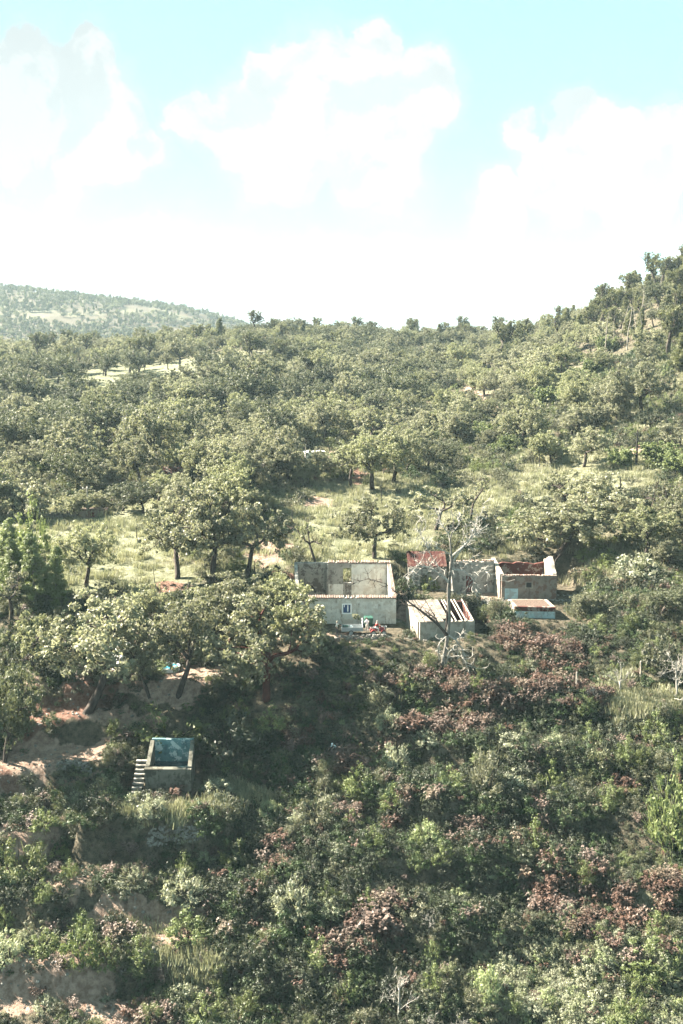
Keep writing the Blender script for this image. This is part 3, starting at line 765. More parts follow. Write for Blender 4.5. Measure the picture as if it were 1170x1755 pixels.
def put_shrub(k, p, sw, sz, rz, label, group=None):
    nm, cat = ('bracken_clump', 'fern') if k in ('fern', 'fern2', 'twig') else ('grass_tuft', 'grass tuft') if k.startswith('grass') else ('shrub', 'shrub')
    return F.put(('shr', k), nm, SHR[k][0], p, rz, (sw, sw, sz), label, cat, group)
HS = [  # u, v foot, w, h, kind, label
 (505,1562,62,88,'pale','pale silvery shrub, tallest in the lower centre of the slope'),
 (316,1540,62,72,'pale','broad pale-leaved shrub under the dry stone wall'),
 (836,1708,42,86,'pale','small slim whitish sapling alone near the bottom'),
 (138,1645,62,78,'lime','bright yellow-green shrub at the lower left bend'),
 (186,1655,42,52,'lime','smaller bright green shrub right of the larger yellow-green one'),
 (347,1752,55,52,'lime','bright green shrub at the bottom edge, left of centre'),
 (410,1472,56,62,'mid','grey-green shrub right of the grassy terrace end'),
 (674,1318,46,66,'pale','pale shrub beside sunlit rusty bracken in mid slope'),
 (832,1360,52,108,'mid2','tall grey-green conifer-like shrub on the dark slope'),
 (540,1405,62,62,'mid','grey shrub on the dark slope below the bent person'),
 (614,1352,50,46,'lime','yellow-green shrub just below the bent person'),
 (652,1225,52,78,'mid2','upright grey-green shrub under the small terrace'),
 (466,1250,48,46,'lime','lime shrub in rusty bracken below the red-trunked oak'),
 (30,1500,88,88,'mid','large grey-green shrub at the left edge'),
 (8,1640,56,66,'pale','pale shrub cut by the left edge'),
 (1150,1435,76,150,'lime','tall yellow-green shrub at the right edge'),
 (1135,1135,66,72,'mid','leafy shrub behind the right fence post'),
 (1000,1218,42,38,'lime','small lime shrub beside the left fence post'),
 (1043,1172,40,30,'pale','pale round shrub in front of the bleached brush'),
 (236,1512,44,52,'mid','grey-green shrub left of the broad pale one'),
 (322,1610,66,56,'lime','yellow-green shrub above the bare earth ledge'),
 (290,1262,125,72,'mid','big shrub overhanging the back of the water tank'),
 (398,1290,110,90,'dark','large dark shrub right of the water tank'),
 (1022,1052,58,52,'mid','round shrub right of the low annex'),
 (1092,992,72,66,'pale','pale feathery shrub on the slope right of the ruins'),
 (1110,1660,90,60,'lime','yellow-green shrub low at the right'),
 (930,1362,60,40,'mid','flat grey-green shrub on the right of the slope'),
 (245,1655,50,42,'mid','low shrub on the pale earth ledge'),
 (60,1600,48,40,'mid','small shrub on pinkish bare ground at lower left'),
 (700,1560,60,46,'mid','grey-green shrub above rusty bracken at centre'),
 (455,1690,70,50,'dark','dark shrub near the bottom left of centre'),
 (730,1275,40,36,'pale','small pale shrub right of the sunlit bracken'),
 (385,1125,60,50,'mid','shrub at the edge of the bare yard under oak'),
 (880,1070,60,34,'dark','dark shrub in front of the low annex'),
 (610,900,36,26,'mid','small shrub on the pale grass behind the farmhouse'),
 (780,690,40,30,'lime','bright bush at the gully edge'),
 (735,1010,34,30,'lime','green bush in the ruined courtyard by the low wall'),
 (895,1045,30,16,'mid','low tuft shrub at the annex left corner'),
 (920,1120,60,36,'fern2','sunlit rusty bracken clump below the annex'),
 (885,1095,40,30,'fern','orange bracken clump just below the courtyard'),
 (590,1320,50,36,'fern','sunlit pinkish bracken at the bent person feet'),
 (650,1600,70,50,'twig','pinkish dry bracken in the lower centre'),
 (300,1365,40,20,'fern','red-brown bracken in front of the water tank'),
 (700,1255,60,34,'fern2','rusty bracken under the dead tree foot'),
 (55,960,60,110,'lime','bright green willow-like shrub at the left of the meadow'),
]
for u, v, w, h, k, lab in HS:
    p = hit(u, v)
    if p is None: print('MISS', u, v); continue
    dep = proj(*p)[2]; _, H, W, _ = SHR[k]
    put_shrub(k, p, w / FPX * dep / (2 * W), h / FPX * dep / H, rr.random() * 6, lab)
    placed.append((p.x, p.y, w / FPX * dep * .35))
for j, (u, v, h) in enumerate([(62, 1040, 125), (30, 1030, 110), (95, 1035, 100), (15, 1020, 130)]):
    p = hit(u, v); dep = proj(*p)[2]; s = h / FPX * dep / 8
    F.put(('lime', 0), 'broadleaf_tree', [('trunk', LIME[0][0][0]), ('crown', LIME[0][0][1])], p, j * 1.7, (s, s, s),
          ['tallest of four bright green poplars at left', 'second of four bright green poplars from left edge', 'rightmost of four bright green poplars at left', 'bright green poplar touching the left edge'][j], 'tree', 'bright green poplars at the left of the meadow')

ZF = [(890,1100,60,28,1),(950,1135,60,30,1),(860,1200,70,25,.9),(700,1270,60,30,.9),(600,1315,60,22,1),(560,1320,60,16,.8),(650,1600,70,50,1),(1060,1600,90,50,.4),(560,1650,60,50,.7),
      (720,1180,90,40,.7),(980,1190,90,30,.6),(1040,1180,60,30,.8),(470,1200,60,30,.5),(680,1390,120,30,.6),(850,1420,120,40,.5),(960,1540,80,60,.7),(300,1370,50,12,.9),(160,1190,80,26,.7),(80,1690,80,50,.6),
      (480,1480,40,30,.7),(250,1730,60,30,.7),(520,1210,60,25,.4),(560,1240,80,40,.4),(1080,1560,80,50,.6),(780,1230,60,30,.8),(730,870,40,16,.7),(860,900,60,24,.6),(1100,760,60,18,.5)]
DF = discs(ZF)
rng = np.random.default_rng(123)
def in_blocks(x, y):
    r = np.zeros(x.shape, bool)
    for a, b, c, d in [(-7.6, 8.2, 110.6, 127.6), (8.6, 17.8, 111.4, 120.4), (9, 30.8, 122.0, 132.5), (17.2, 30.0, 120.2, 122.5), (20.8, 28.6, 115.8, 121.5), (-20.6, -14.0, 93, 98)]:
        r |= (x > a) & (x < b) & (y > c) & (y < d)
    return r
def near_trunk(x, y):
    r = np.zeros(x.shape, bool)
    for h in HTR: r |= (x - h[0]) ** 2 + (y - h[1] + 1.0) ** 2 < (2.6 if h[2] > 3 else 1.6) ** 2
    return r
sts = {'undergrowth': [], 'bracken': [], 'grass': []}
KEY = {'undergrowth': ['dark', 'dark2', 'mid', 'mid2', 'lime', 'pale'], 'bracken': ['fern', 'fern2', 'twig'], 'grass': ['grass', 'grass2']}
def fill(n, y0, y1, mode):
    y = np.sqrt(rng.random(n) * (y1**2 - y0**2) + y0**2); x = y * rng.uniform(-.46, .46, n)
    z = ground(x, y); g = zone(x, y, DG); e = np.maximum(zone(x, y, DE), zone(x, y, DR)); f = zone(x, y, DF)
    nb = fbm(x / 9, y / 9, 200); nd = fbm(x / 5, y / 5, 210); nc = fbm(x / 14, y / 14, 220); ok = ~in_blocks(x, y) & ~near_trunk(x, y); u, v, _ = proj(x, y, z)
    left = (1 - sstep(180, 460, u)) * sstep(1360, 1460, v); rgt = sstep(900, 1100, u)
    for i in np.nonzero(ok)[0]:
        q = rng.random()
        if mode == 'near':
            if rng.random() < e[i] * .93: continue
            if rng.random() < .12: continue
            if g[i] > .5:
                if q < .18: k, s = ('mid' if rng.random() < .6 else 'twig'), rng.uniform(.25, .6)
                else: k, s = ('grass' if rng.random() < .6 else 'grass2'), rng.uniform(.8, 1.6)
            elif rng.random() < f[i] * .5 or nb[i] > .27 and q < .5: k, s = ('fern' if q < .35 else 'fern2' if q < .55 else 'twig'), rng.uniform(.7, 1.4)
            elif left[i] > .5 and q < .5: continue
            elif v[i] > 1610 and u[i] > 820 and q < .7: k, s = ('pale' if rng.random() < .45 else 'mid' if rng.random() < .6 else 'grass2'), rng.uniform(.4, .85)
            else:
                if q < .50 + nc[i] + .12 * (380 < u[i] < 950): k = 'dark' if rng.random() < .5 else 'dark2'  # extra dark bushes across mid-slope stand in for its deep shadow
                elif q < .72: k = 'mid' if rng.random() < .6 else 'mid2'
                elif q < .75 + .12 * left[i]: k = 'twig'
                elif q < .80: k = 'fern'
                elif q < .90: k = 'dark'
                elif q < .92 + .03 * left[i] + .03 * rgt[i]: k = 'lime'
                elif q < .94 + .03 * left[i]: k = 'pale'
                else: k = 'grass2'
                s = (.3 + .9 * rng.random() ** 2.2) * (1 + 1.2 * nd[i])
        else:
            if rng.random() < e[i] * .9: continue
            if q < .62: k, s = ('grass' if rng.random() < .5 else 'grass2'), rng.uniform(.9, 2.0)
            elif g[i] > .6: 
                if rng.random() < .75: continue
                k, s = 'mid', rng.uniform(.4, .8)
            elif q < .80: k, s = ('mid' if rng.random() < .7 else 'dark'), rng.uniform(.6, 1.8)
            elif q < .9: k, s = ('lime' if rng.random() < .3 + .5 * rgt[i] else 'mid2'), rng.uniform(.6, 1.6)
            elif q < .93: k, s = 'twig', rng.uniform(.8, 1.3)
            else: k, s = 'dark', rng.uniform(.8, 2.0)
        if (105.5 < y[i] < 111.4 and -8 < x[i] < 18.5) or (113 < y[i] < 117.5 and 18 < x[i] < 30) or (90.5 < y[i] < 93.2 and -22 < x[i] < -13): s *= .42
        for nm, ks in KEY.items():
            if k in ks: sts[nm].append((x[i], y[i], z[i] - .05, rng.random() * 6.28, s, s * rng.uniform(.8, 1.25), ks.index(k), u[i], v[i]))
fill(30000, 60, 124, 'near')
fill(16000, 117, 260, 'far')
# the shrubs that show largest stand as individuals
U_ = sts['undergrowth']
big = sorted([i for i, t in enumerate(U_) if 10 < t[7] < 1160 and 1060 < t[8] < 1750 and t[6] < 6], key=lambda i: -(U_[i][4] / U_[i][1]) * (1.5 if U_[i][6] >= 4 else 1))
pick = []
for i in big:
    t = U_[i]
    if all((t[0] - U_[j][0]) ** 2 + (t[1] - U_[j][1]) ** 2 > 7.0 for j in pick): pick.append(i)
    if len(pick) >= 130: break
def swhere(u, v):
    a = 'at far left' if u < 200 else 'left of centre' if u < 450 else 'in the centre' if u < 720 else 'right of centre' if u < 950 else 'at far right'
    b = 'level with the house terrace' if v < 1200 else 'level with the water tank' if v < 1350 else 'level with the dry stone wall' if v < 1500 else 'on the lower slope' if v < 1630 else 'near the bottom edge'
    return a + ' ' + b
bk = {}
for i in pick:
    t = U_[i]; bk.setdefault(SHR[KEY['undergrowth'][t[6]]][3] + ' shrub ' + swhere(t[7], t[8]), []).append(i)
for key, L in bk.items():
    L.sort(key=lambda i: U_[i][7])
    for n, i in enumerate(L):
        t = U_[i]; lab = key if len(L) == 1 else key + (', leftmost' if n == 0 else ', rightmost' if n == len(L) - 1 else ', %s from left' % NUM[n])
        put_shrub(KEY['undergrowth'][t[6]], (t[0], t[1], t[2]), t[4] * 1.15, t[5] * 1.15, t[3], lab, 'shrubs of the near slope')
ps = set(pick); sts['undergrowth'] = [t for i, t in enumerate(U_) if i not in ps]
def tuft(u, v, k, lab):
    p = hit(u, v); put_shrub(k, p, 1.6, 1.4, 0, lab, None)
tuft(330, 1395, 'grass', 'pale grass tuft on the terrace below the water tank'); tuft(1115, 1205, 'grass2', 'tall pale grass tuft beside the right fence post')
for nm, lab, cat in (('undergrowth', 'dark tangled undergrowth covering the near slope', 'undergrowth'), ('bracken', 'rusty dead bracken spread through the scrub', 'bracken'), ('grass', 'pale dry grass tufts on the terraces and meadow', 'grass')):
    L = sts[nm]; a = np.array(L)
    print(nm, len(L))
    scatter(nm, a[:, :3], np.c_[np.zeros((len(a), 2)) + rng.normal(size=(len(a), 2)) * .1, a[:, 3]], np.c_[a[:, 4], a[:, 4], a[:, 5]], a[:, 6].astype(int),
            [root_parts(('shr', k)) for k in KEY[nm]], lab, cat)
# ------------------------------------------------------------------ masonry
def plaster(name, base, dirt, streak=.5, patch=None, top=None):
    m, t, out = new_mat(name); g = t.node('ShaderNodeNewGeometry'); pos = g.outputs['Position']
    n = t.noise(pos, 1.3, 6, .65); st = t.noise(t.vmath('ADD', t.vmath('MULTIPLY', pos, (2.2, 2.2, .22)), t.vmath('SCALE', t.noise(pos, .8, 3, .6, 'Color'), sc=1.6)), 1.0, 4, .6); f = t.noise(pos, 9, 4, .6)
    col = t.mix(t.ramp(n, .3, .75), c4(base), c4(tuple(c * .72 for c in base)))
    col = t.mix(t.math('MULTIPLY', t.math('MULTIPLY', t.ramp(st, .47, .64), t.ramp(t.noise(t.vmath('MULTIPLY', pos, (.45, .45, .7)), 1.0, 4, .7), .40, .62)), streak), col, c4(dirt))
    if patch: col = t.mix(t.ramp(t.noise(pos, .9, 5, .7), .52, .57), col, c4(patch))
    principled(t, out, col, .9, .15, t.math('ADD', n, t.math('MULTIPLY', f, .4)), .6, .06); return m
M['wall'] = plaster('weathered_white_plaster', (.60,.58,.52), (.15,.115,.085), .9, (.44,.40,.34))
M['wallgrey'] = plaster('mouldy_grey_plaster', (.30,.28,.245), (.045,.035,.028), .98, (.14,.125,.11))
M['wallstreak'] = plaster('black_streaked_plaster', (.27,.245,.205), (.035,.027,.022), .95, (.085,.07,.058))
M['wallcream'] = plaster('cream_lime_plaster', (.34,.31,.26), (.15,.12,.095), .7, (.22,.19,.155))
M['wallblue'] = plaster('pale_blue_limewash', (.40,.52,.54), (.10,.11,.11), .8, (.30,.33,.32))
M['stonewall'] = plaster('earthy_stone_masonry', (.22,.18,.15), (.07,.055,.045), .6, (.14,.09,.07))
M['redwall'] = plaster('peeling_red_render', (.085,.030,.024), (.04,.02,.016), .6, (.20,.165,.14))
M['redpaint'] = plaster('red_painted_sheet', (.070,.024,.020), (.03,.014,.012), .8, (.10,.055,.042))
M['tank'] = plaster('blue_painted_tank_lining', (.10,.19,.20), (.03,.05,.055), .6, (.34,.40,.39))
M['concrete'] = plaster('lichen_covered_concrete', (.14,.135,.11), (.025,.025,.02), .98, (.05,.048,.037))
M['debris'] = plain('brown_debris', (.08,.055,.042), .95, .5, 5)
M['sheet'] = plain('weathered_pale_roof_sheet', (.135,.115,.095), .85, .6, 1.3)
M['beam'] = plain('bleached_timber', (.28,.25,.21), .8, .25, 6)
M['stone'] = plain('pale_fieldstone', (.17,.16,.14), .9, .5, 2.2)
M['dark'] = plain('dark_opening', (.02,.02,.02), .9, .2)
M['blue'] = plain('blue_window_paint', (.035,.075,.16), .5, .2)
M['white'] = plain('white_paint', (.78,.78,.76), .6, .06)
M['doorred'] = plain('dark_red_door', (.10,.025,.02), .7, .4, 4)
m_, t_, o_ = new_mat('old_clay_tiles'); a_ = t_.node('ShaderNodeAttribute', attribute_name='tint')
g_ = t_.node('ShaderNodeNewGeometry')
principled(t_, o_, t_.mix(t_.ramp(t_.noise(g_.outputs['Position'], 5, 4, .6), .4, .65), t_.mix(a_.outputs['Fac'], (.10,.04,.028,1), (.30,.23,.19,1)), t_.mix(.5, (.28,.245,.21,1), (.05,.038,.03,1))), .85, .2)
M['tile'] = m_

def wall(mb, A, B, zb, zA, zB, th=.45, holes=(), jag=0.0, seed=0):
    A = Vector(A); B = Vector(B); L = (B - A).length; d = (B - A) / L; n = Vector((-d.y, d.x)) * th / 2
    r = random.Random(seed); cuts = {0.0, L}
    for h in holes: cuts |= {h[0], h[1]}
    if jag:
        k = int(L / .45)
        for i in range(1, k): cuts.add(L * i / k)
    cuts = sorted(cuts); off = {c: (r.uniform(-jag, 0) if 0 < c < L else 0) for c in cuts}
    def zt(s): return zA + (zB - zA) * s / L + off.get(s, 0)
    def blk(s0, s1, z0, z0b, z1, z1b):
        a = A + d * s0; b = A + d * s1
        lo = [(a.x-n.x, a.y-n.y, z0), (b.x-n.x, b.y-n.y, z0b), (b.x+n.x, b.y+n.y, z0b), (a.x+n.x, a.y+n.y, z0)]
        hi = [(a.x-n.x, a.y-n.y, z1), (b.x-n.x, b.y-n.y, z1b), (b.x+n.x, b.y+n.y, z1b), (a.x+n.x, a.y+n.y, z1)]
        mb.hexa(lo + hi)
    for s0, s1 in zip(cuts[:-1], cuts[1:]):
        hs = [h for h in holes if h[0] <= s0 + 1e-6 and h[1] >= s1 - 1e-6]
        if hs:
            h = hs[0]; blk(s0, s1, zb, zb, h[2], h[2]) if h[2] > zb else None; blk(s0, s1, h[3], h[3], zt(s0), zt(s1))
        else: blk(s0, s1, zb, zb, zt(s0), zt(s1))
def tiles(mb, A, B, zA, zB, over=.38, sp=.21, r=.085, seed=1, skip=.08, tilt=0.0, both=False):
    A = Vector(A); B = Vector(B); L = (B - A).length; d = (B - A) / L; n = Vector((-d.y, d.x)); rn = random.Random(seed); k = int(L / sp)
    for i in range(k):
        if rn.random() < skip: continue
        s = (i + .5) * L / k; c = A + d * s; z = zA + (zB - zA) * s / L + .02 + rn.uniform(-.02, .03); j = rn.uniform(-.06, .06)
        a = c - n * (over + j); b = c + n * (over * .9 + j)
        mb.tube([(a.x, a.y, z - tilt), (b.x, b.y, z + tilt)], [r * 1.1, r * .9], 7, rn.random() ** .7)

# main roofless farmhouse
def farmhouse():
    h = thing('farmhouse', 'roofless white plastered farmhouse with tile-edged walls and small blue window', 'ruined house', (0.3, 117.4, 0))
    ox, oy = .3, 117.4
    def q(x, y): return (x - ox, y - oy)
    FL, FR, BR, BL = q(-5.55, 117.4), q(6.65, 117.4), q(6.35, 126.2), q(-6.15, 126.2)
    zf, zb = 3.25, 5.7
    m = MB(); wall(m, FL, FR, -.4, zf, zf, .45, [(5.75, 6.65, 1.35, 2.4)]); m.build('front_wall', M['wall'], h)
    m = MB(); wall(m, (FR[0] - .22, .23), (BR[0] - .22, BR[1] - .23), -.4, zf, zb - .1, .42, jag=.08); m.build('side_wall', M['wall'], h)
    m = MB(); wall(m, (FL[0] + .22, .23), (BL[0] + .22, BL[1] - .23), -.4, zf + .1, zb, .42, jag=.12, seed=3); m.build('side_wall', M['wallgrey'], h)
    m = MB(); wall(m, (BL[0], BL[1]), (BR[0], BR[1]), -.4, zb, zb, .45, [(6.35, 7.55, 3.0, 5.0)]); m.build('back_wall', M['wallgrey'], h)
    # inner plaster coats, each a few centimetres proud of the back wall
    yb = BL[1] - .225
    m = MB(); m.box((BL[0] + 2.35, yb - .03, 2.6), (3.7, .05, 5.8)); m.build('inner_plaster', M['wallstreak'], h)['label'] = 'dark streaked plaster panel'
    m = MB(); m.box((BR[0] - 2.75, yb - .03, 2.65), (4.6, .05, 5.7)); m.build('inner_plaster', M['wall'], h)['label'] = 'whiter plaster panel'
    m = MB(); m.box((BL[0] + 5.3, yb - .02, 1.4), (2.1, .03, 2.9)); m.build('inner_plaster', M['wall'], h)
    m = MB(); m.box((BL[0] + 4.35, yb - .25, 2.6), (.22, .5, 5.85)); m.build('pilaster', M['wallgrey'], h)
    # oven arch
    m = MB(); cx = BL[0] + 1.75; pr = [(cx + 1.0 * math.cos(a), yb - .18, 1.75 + 1.0 * math.sin(a)) for a in np.linspace(0, math.pi, 15)]
    m.tube(pr, .11, 6); ar = m.build('arch', M['char'], h)
    m = MB(); m.poly([(cx + .92 * math.cos(a), yb - .12, 1.75 + .92 * math.sin(a)) for a in np.linspace(0, math.pi, 15)] + [(cx - .92, yb - .12, 0), (cx + .92, yb - .12, 0)]); m.build('arch_back', M['wallgrey'], ar)
    m = MB(); m.box((.1 - ox, 4.3, -.02), (11.3, 8.1, .12)); m.build('floor', M['debris'], h)
    m = MB(); tiles(m, FL, FR, zf + .06, zf + .06, .42, tilt=.07, seed=2); m.build('roof_tiles', M['tile'], h)['label'] = 'row of clay tiles along the front wall'
    m = MB(); tiles(m, (BL[0] + 4.4, BL[1]), BR, zb + .07, zb + .07, .40, tilt=.06, seed=5); m.build('roof_tiles', M['tile'], h)['label'] = 'row of clay tiles along the back wall'
    m = MB(); r = random.Random(8)
    for off in (-.14, .02, .18):
        n = 18
        for i in range(n):
            s = (i + .5) / n; x = FR[0] + (BR[0] - FR[0]) * s - .22 + off; y = .1 + (BR[1] - .2) * s; z = zf + (zb - .1 - zf) * s + .05
            dy, dz = BR[1] / n * .56, (zb - zf) / n * .56
            m.tube([(x, y - dy, z - dz), (x, y + dy, z + dz + .03)], [.09, .075], 6, r.random() ** .6)
    m.build('roof_tiles', M['tile'], h)['label'] = 'clay tiles capping the sloping right wall'
    m = MB(); wx = FL[0] + 6.2
    for c, d in (((wx, -.24, 2.46), (1.2, .06, .13)), ((wx, -.24, 1.29), (1.2, .10, .13)), ((wx - .52, -.24, 1.875), (.14, .06, 1.04)), ((wx + .52, -.24, 1.875), (.14, .06, 1.04))): m.box(c, d)
    w = m.build('window', M['white'], h)
    m = MB(); m.box((wx, -.05, 1.875), (.88, .05, 1.03)); m.build('pane', M['blue'], w)
    m = MB(); m.box((wx + .12, -.10, 1.9), (.16, .03, .8)); m.box((wx - .3, -.10, 2.2), (.1, .03, .3)); m.build('curtain', M['white'], w)
farmhouse()

def shed():
    h = thing('shed', 'cream stone shed with half its pale roof sheets gone, rafters bare', 'shed', (12, 115, -1)); ox, oy = 12, 115
    FL, FR, BR, BL = (9.04-ox, 111.5-oy), (15.6-ox, 113.0-oy), (15.1-ox, 119.5-oy), (8.1-ox, 118.0-oy); z = dict(FL=2.8, FR=2.6, BR=3.3, BL=3.45)
    m = MB(); wall(m, FL, FR, -.8, z['FL'], z['FR'], .4, jag=.05); m.build('front_wall', M['wallcream'], h)
    m = MB(); wall(m, BL, (FL[0], FL[1] + .2), -.8, z['BL'] - .1, z['FL'], .4); m.build('side_wall', M['wallcream'], h)
    m = MB(); wall(m, (FR[0] - .15, FR[1] + .25), BR, -.8, z['FR'], z['BR'], .4, jag=.1, seed=5); m.build('side_wall', M['redwall'], h)
    m = MB(); wall(m, (BL[0] + .2, BL[1]), BR, -.8, z['BL'] - .1, z['BR'], .4, jag=.05, seed=6); m.build('back_wall', M['redpaint'], h)
    def pt(s, k, dz=0.0):    # s along left to right, k front to back
        f = [FL[i] + (FR[i] - FL[i]) * s for i in (0, 1)]; b = [BL[i] + (BR[i] - BL[i]) * s for i in (0, 1)]
        zf = z['FL'] + (z['FR'] - z['FL']) * s; zb = z['BL'] + (z['BR'] - z['BL']) * s
        return (f[0] + (b[0] - f[0]) * k, f[1] + (b[1] - f[1]) * k, zf + (zb - zf) * k + .10 + dz)
    r = random.Random(3)
    for i in range(5):
        s0, s1 = -.02 + i * .115, -.02 + (i + 1) * .115 - .008; m = MB(); k0 = -.06 + r.uniform(-.02, .02) + (.0 if i < 4 else .12); n = 8; dzs = .02 * (i % 2) + r.uniform(0, .05)
        for j in range(n):     # corrugated sheet
            a, b = s0 + (s1 - s0) * j / n, s0 + (s1 - s0) * (j + 1) / n; za, zb_ = (.05 if j % 2 else 0) + dzs, (0 if j % 2 else .05) + dzs
            m.hexa([pt(a, k0, za), pt(b, k0, zb_), pt(b, 1.04, zb_), pt(a, 1.04, za), pt(a, k0, za + .025), pt(b, k0, zb_ + .025), pt(b, 1.04, zb_ + .025), pt(a, 1.04, za + .025)])
        m.build('roof_sheet', M['sheet'], h)
    for s in (.59, .66, .77, .84, .97):
        m = MB(); a, b = pt(s, -.07, .03), pt(s + r.uniform(-.03, .02), 1.03, .03); m.tube([a, b], .075, 5); m.build('rafter', M['beam'], h)
    m = MB(); m.box((0, 0.2, -.1), (5.5, 5.2, .3)); m.build('floor', M['debris'], h)
shed()

def ruins():
    h = thing('red_roofed_outhouse', 'low grey outhouse under a faded dark red sheet roof behind the dead tree', 'outhouse', (11.4, 130, 2)); ox, oy, oz = 11.4, 130, 2
    m = MB(); wall(m, (8.9-ox, 129-oy), (14.0-ox, 129.1-oy), -1.2, 2.35, 2.35, .35, [(1.6, 2.5, -.5, 1.4)], jag=.2); m.build('front_wall', M['wallgrey'], h)
    m = MB(); wall(m, (9.05-ox, 129.2-oy), (9.05-ox, 131.6-oy), -1.2, 2.5, 3.6, .3); m.build('side_wall', M['wallgrey'], h)
    m = MB(); wall(m, (13.9-ox, 129.3-oy), (13.9-ox, 131.6-oy), -1.2, 2.5, 3.6, .3); m.build('side_wall', M['wallgrey'], h)
    m = MB(); n = 22
    for j in range(n):
        x0, x1 = -2.6 + 5.2 * j / n, -2.6 + 5.2 * (j + 1) / n - .01; e = .03 * (j % 2)
        m.hexa([(x0, -1.25, 2.55+e), (x1, -1.25, 2.55+e), (x1, 1.75, 4.0+e), (x0, 1.75, 4.0+e), (x0, -1.25, 2.59+e), (x1, -1.25, 2.59+e), (x1, 1.75, 4.04+e), (x0, 1.75, 4.04+e)])
    m.build('roof', M['redpaint'], h)
    h = thing('roofless_cottage', 'roofless grey cottage wall with dark red doorway and tile coping', 'ruined house', (17, 127, 1.5)); ox, oy, oz = 17, 127, 1.5
    m = MB(); wall(m, (14.15-ox, 0), (19.95-ox, .1), -.3, 4.1, 4.25, .45, [(2.15, 3.1, .0, 2.3)], jag=.22, seed=4); m.build('front_wall', M['wallgrey'], h)
    m = MB(); m.box((-.2, .16, 1.12), (.93, .06, 2.2)); m.build('door', M['doorred'], h)
    m = MB(); tiles(m, (14.6-ox, 0), (19.9-ox, .1), 4.15, 4.3, .3, skip=.2, seed=9); m.build('roof_tiles', M['tile'], h)
    m = MB(); wall(m, (14.2-ox, -.3), (14.1-ox, -3.6), -.3, 2.3, 1.1, .4, jag=.3, seed=12); m.build('side_wall', M['wallgrey'], h)
    m = MB(); wall(m, (19.5-ox, .4), (19.4-ox, 4.2), -.3, 3.9, 3.2, .4, jag=.3, seed=14); m.build('side_wall', M['wallgrey'], h)
    h = thing('ruined_house', 'roofless house with peeling red inner walls and a broken gable, rightmost ruin', 'ruined house', (24, 124, 1.5)); ox, oy, oz = 24, 124, 1.5
    m = MB(); wall(m, (20.45-ox, 123.6-oy), (27.4-ox, 123.4-oy), -.5, 3.1, 3.15, .45, [(3.1, 3.8, 1.55, 2.2)], jag=.12, seed=2); m.build('front_wall', M['stonewall'], h)
    m = MB(); m.box((-.05+ .0, -.66, .55), (6.2, .05, 1.7)); m.build('plaster_band', M['wallblue'], h)
    m = MB()
    for c, d in (((-.1, -.7, 2.26), (.95, .12, .1)), ((-.1, -.7, 1.5), (.95, .16, .1)), ((-.5, -.7, 1.88), (.1, .12, .66)), ((.3, -.7, 1.88), (.1, .12, .66))): m.box(c, d)
    w = m.build('window', M['wallcream'], h)
    m = MB(); m.box((-.1, -.42, 1.88), (.7, .04, .64)); m.build('pane', M['dark'], w)
    m = MB(); wall(m, (20.5-ox, 123.9-oy), (20.15-ox, 129-oy), -.5, 3.2, 4.25, .5, jag=.12, seed=20); m.build('side_wall', M['wallcream'], h)['label'] = 'pale plastered left side wall'
    m = MB(); wall(m, (20.4-ox, 129-oy), (27.0-ox, 129.1-oy), -.5, 3.75, 3.7, .45, jag=.35, seed=21); m.build('back_wall', M['redwall'], h)
    m = MB(); wall(m, (27.15-ox, 129.2-oy), (27.2-ox, 126.4-oy), -.5, 4.0, 5.0, .5, jag=.25, seed=22); wall(m, (27.2-ox, 126.4-oy), (27.2-ox, 123.65-oy), -.5, 5.0, 3.3, .5, jag=.2, seed=23); m.build('gable_wall', M['wallcream'], h)['label'] = 'broken right gable'
    m = MB(); m.box((-.1, 2.3, -.1), (6.4, 4.8, .3)); m.build('floor', M['debris'], h)
    m = MB(); tiles(m, (20.6-ox, 123.6-oy), (26.6-ox, 123.42-oy), 3.08, 3.1, .28, sp=.21, skip=.04, seed=19); m.build('roof_tiles', M['tile'], h)
    m = MB(); a = (27.55-ox, 124.9-oy)
    m.tube([(a[0], a[1]-.2, -.3), (a[0] + .1, a[1], 1.5), (a[0] - .25, a[1] + .3, 3.2), (a[0] + .1, a[1] + .5, 4.6), (a[0] + .7, a[1] + .4, 5.6)], [.2, .17, .14, .1, .04], 6)
    o = m.build('tree_trunk', M['bark']); o.location = (24, 124, 1.5); tag(o, 'dark crooked trunk leaning over the right ruin gable', 'tree trunk')
    h = thing('annex', 'low flat annex with brown debris top, red band and pale blue front', 'annex', (23.5, 119.5, .6)); ox, oy = 23.5, 119.5
    FL, FR, BR, BL = (21.2-ox, 117.6-oy), (26.0-ox, 117.2-oy), (25.6-ox, 121.2-oy), (21.1-ox, 121.3-oy)
    m = MB(); wall(m, FL, FR, -1.2, .95, .95, .4); m.build('front_wall', M['wallblue'], h)
    m = MB(); wall(m, FL, FR, .955, 1.5, 1.5, .44); m.build('red_band', M['redwall'], h)
    m = MB(); wall(m, (FR[0] - .1, FR[1] + .23), BR, -1.2, 1.42, 1.42, .4); wall(m, (FL[0] + .1, FL[1] + .23), BL, -1.2, 1.42, 1.42, .4); wall(m, (BL[0]+.3, BL[1]), (BR[0]-.3, BR[1]), -1.2, 1.4, 1.4, .35); m.build('side_wall', M['wallcream'], h)
    m = MB(); m.hexa([(FL[0]+.3, FL[1]+.22, 1.0), (FR[0]-.3, FR[1]+.22, 1.0), (BR[0]-.2, BR[1]-.18, 1.0), (BL[0]+.3, BL[1]-.18, 1.0), (FL[0]+.3, FL[1]+.22, 1.32), (FR[0]-.3, FR[1]+.22, 1.32), (BR[0]-.2, BR[1]-.18, 1.45), (BL[0]+.3, BL[1]-.18, 1.45)]); m.build('roof', M['debris'], h)
ruins()

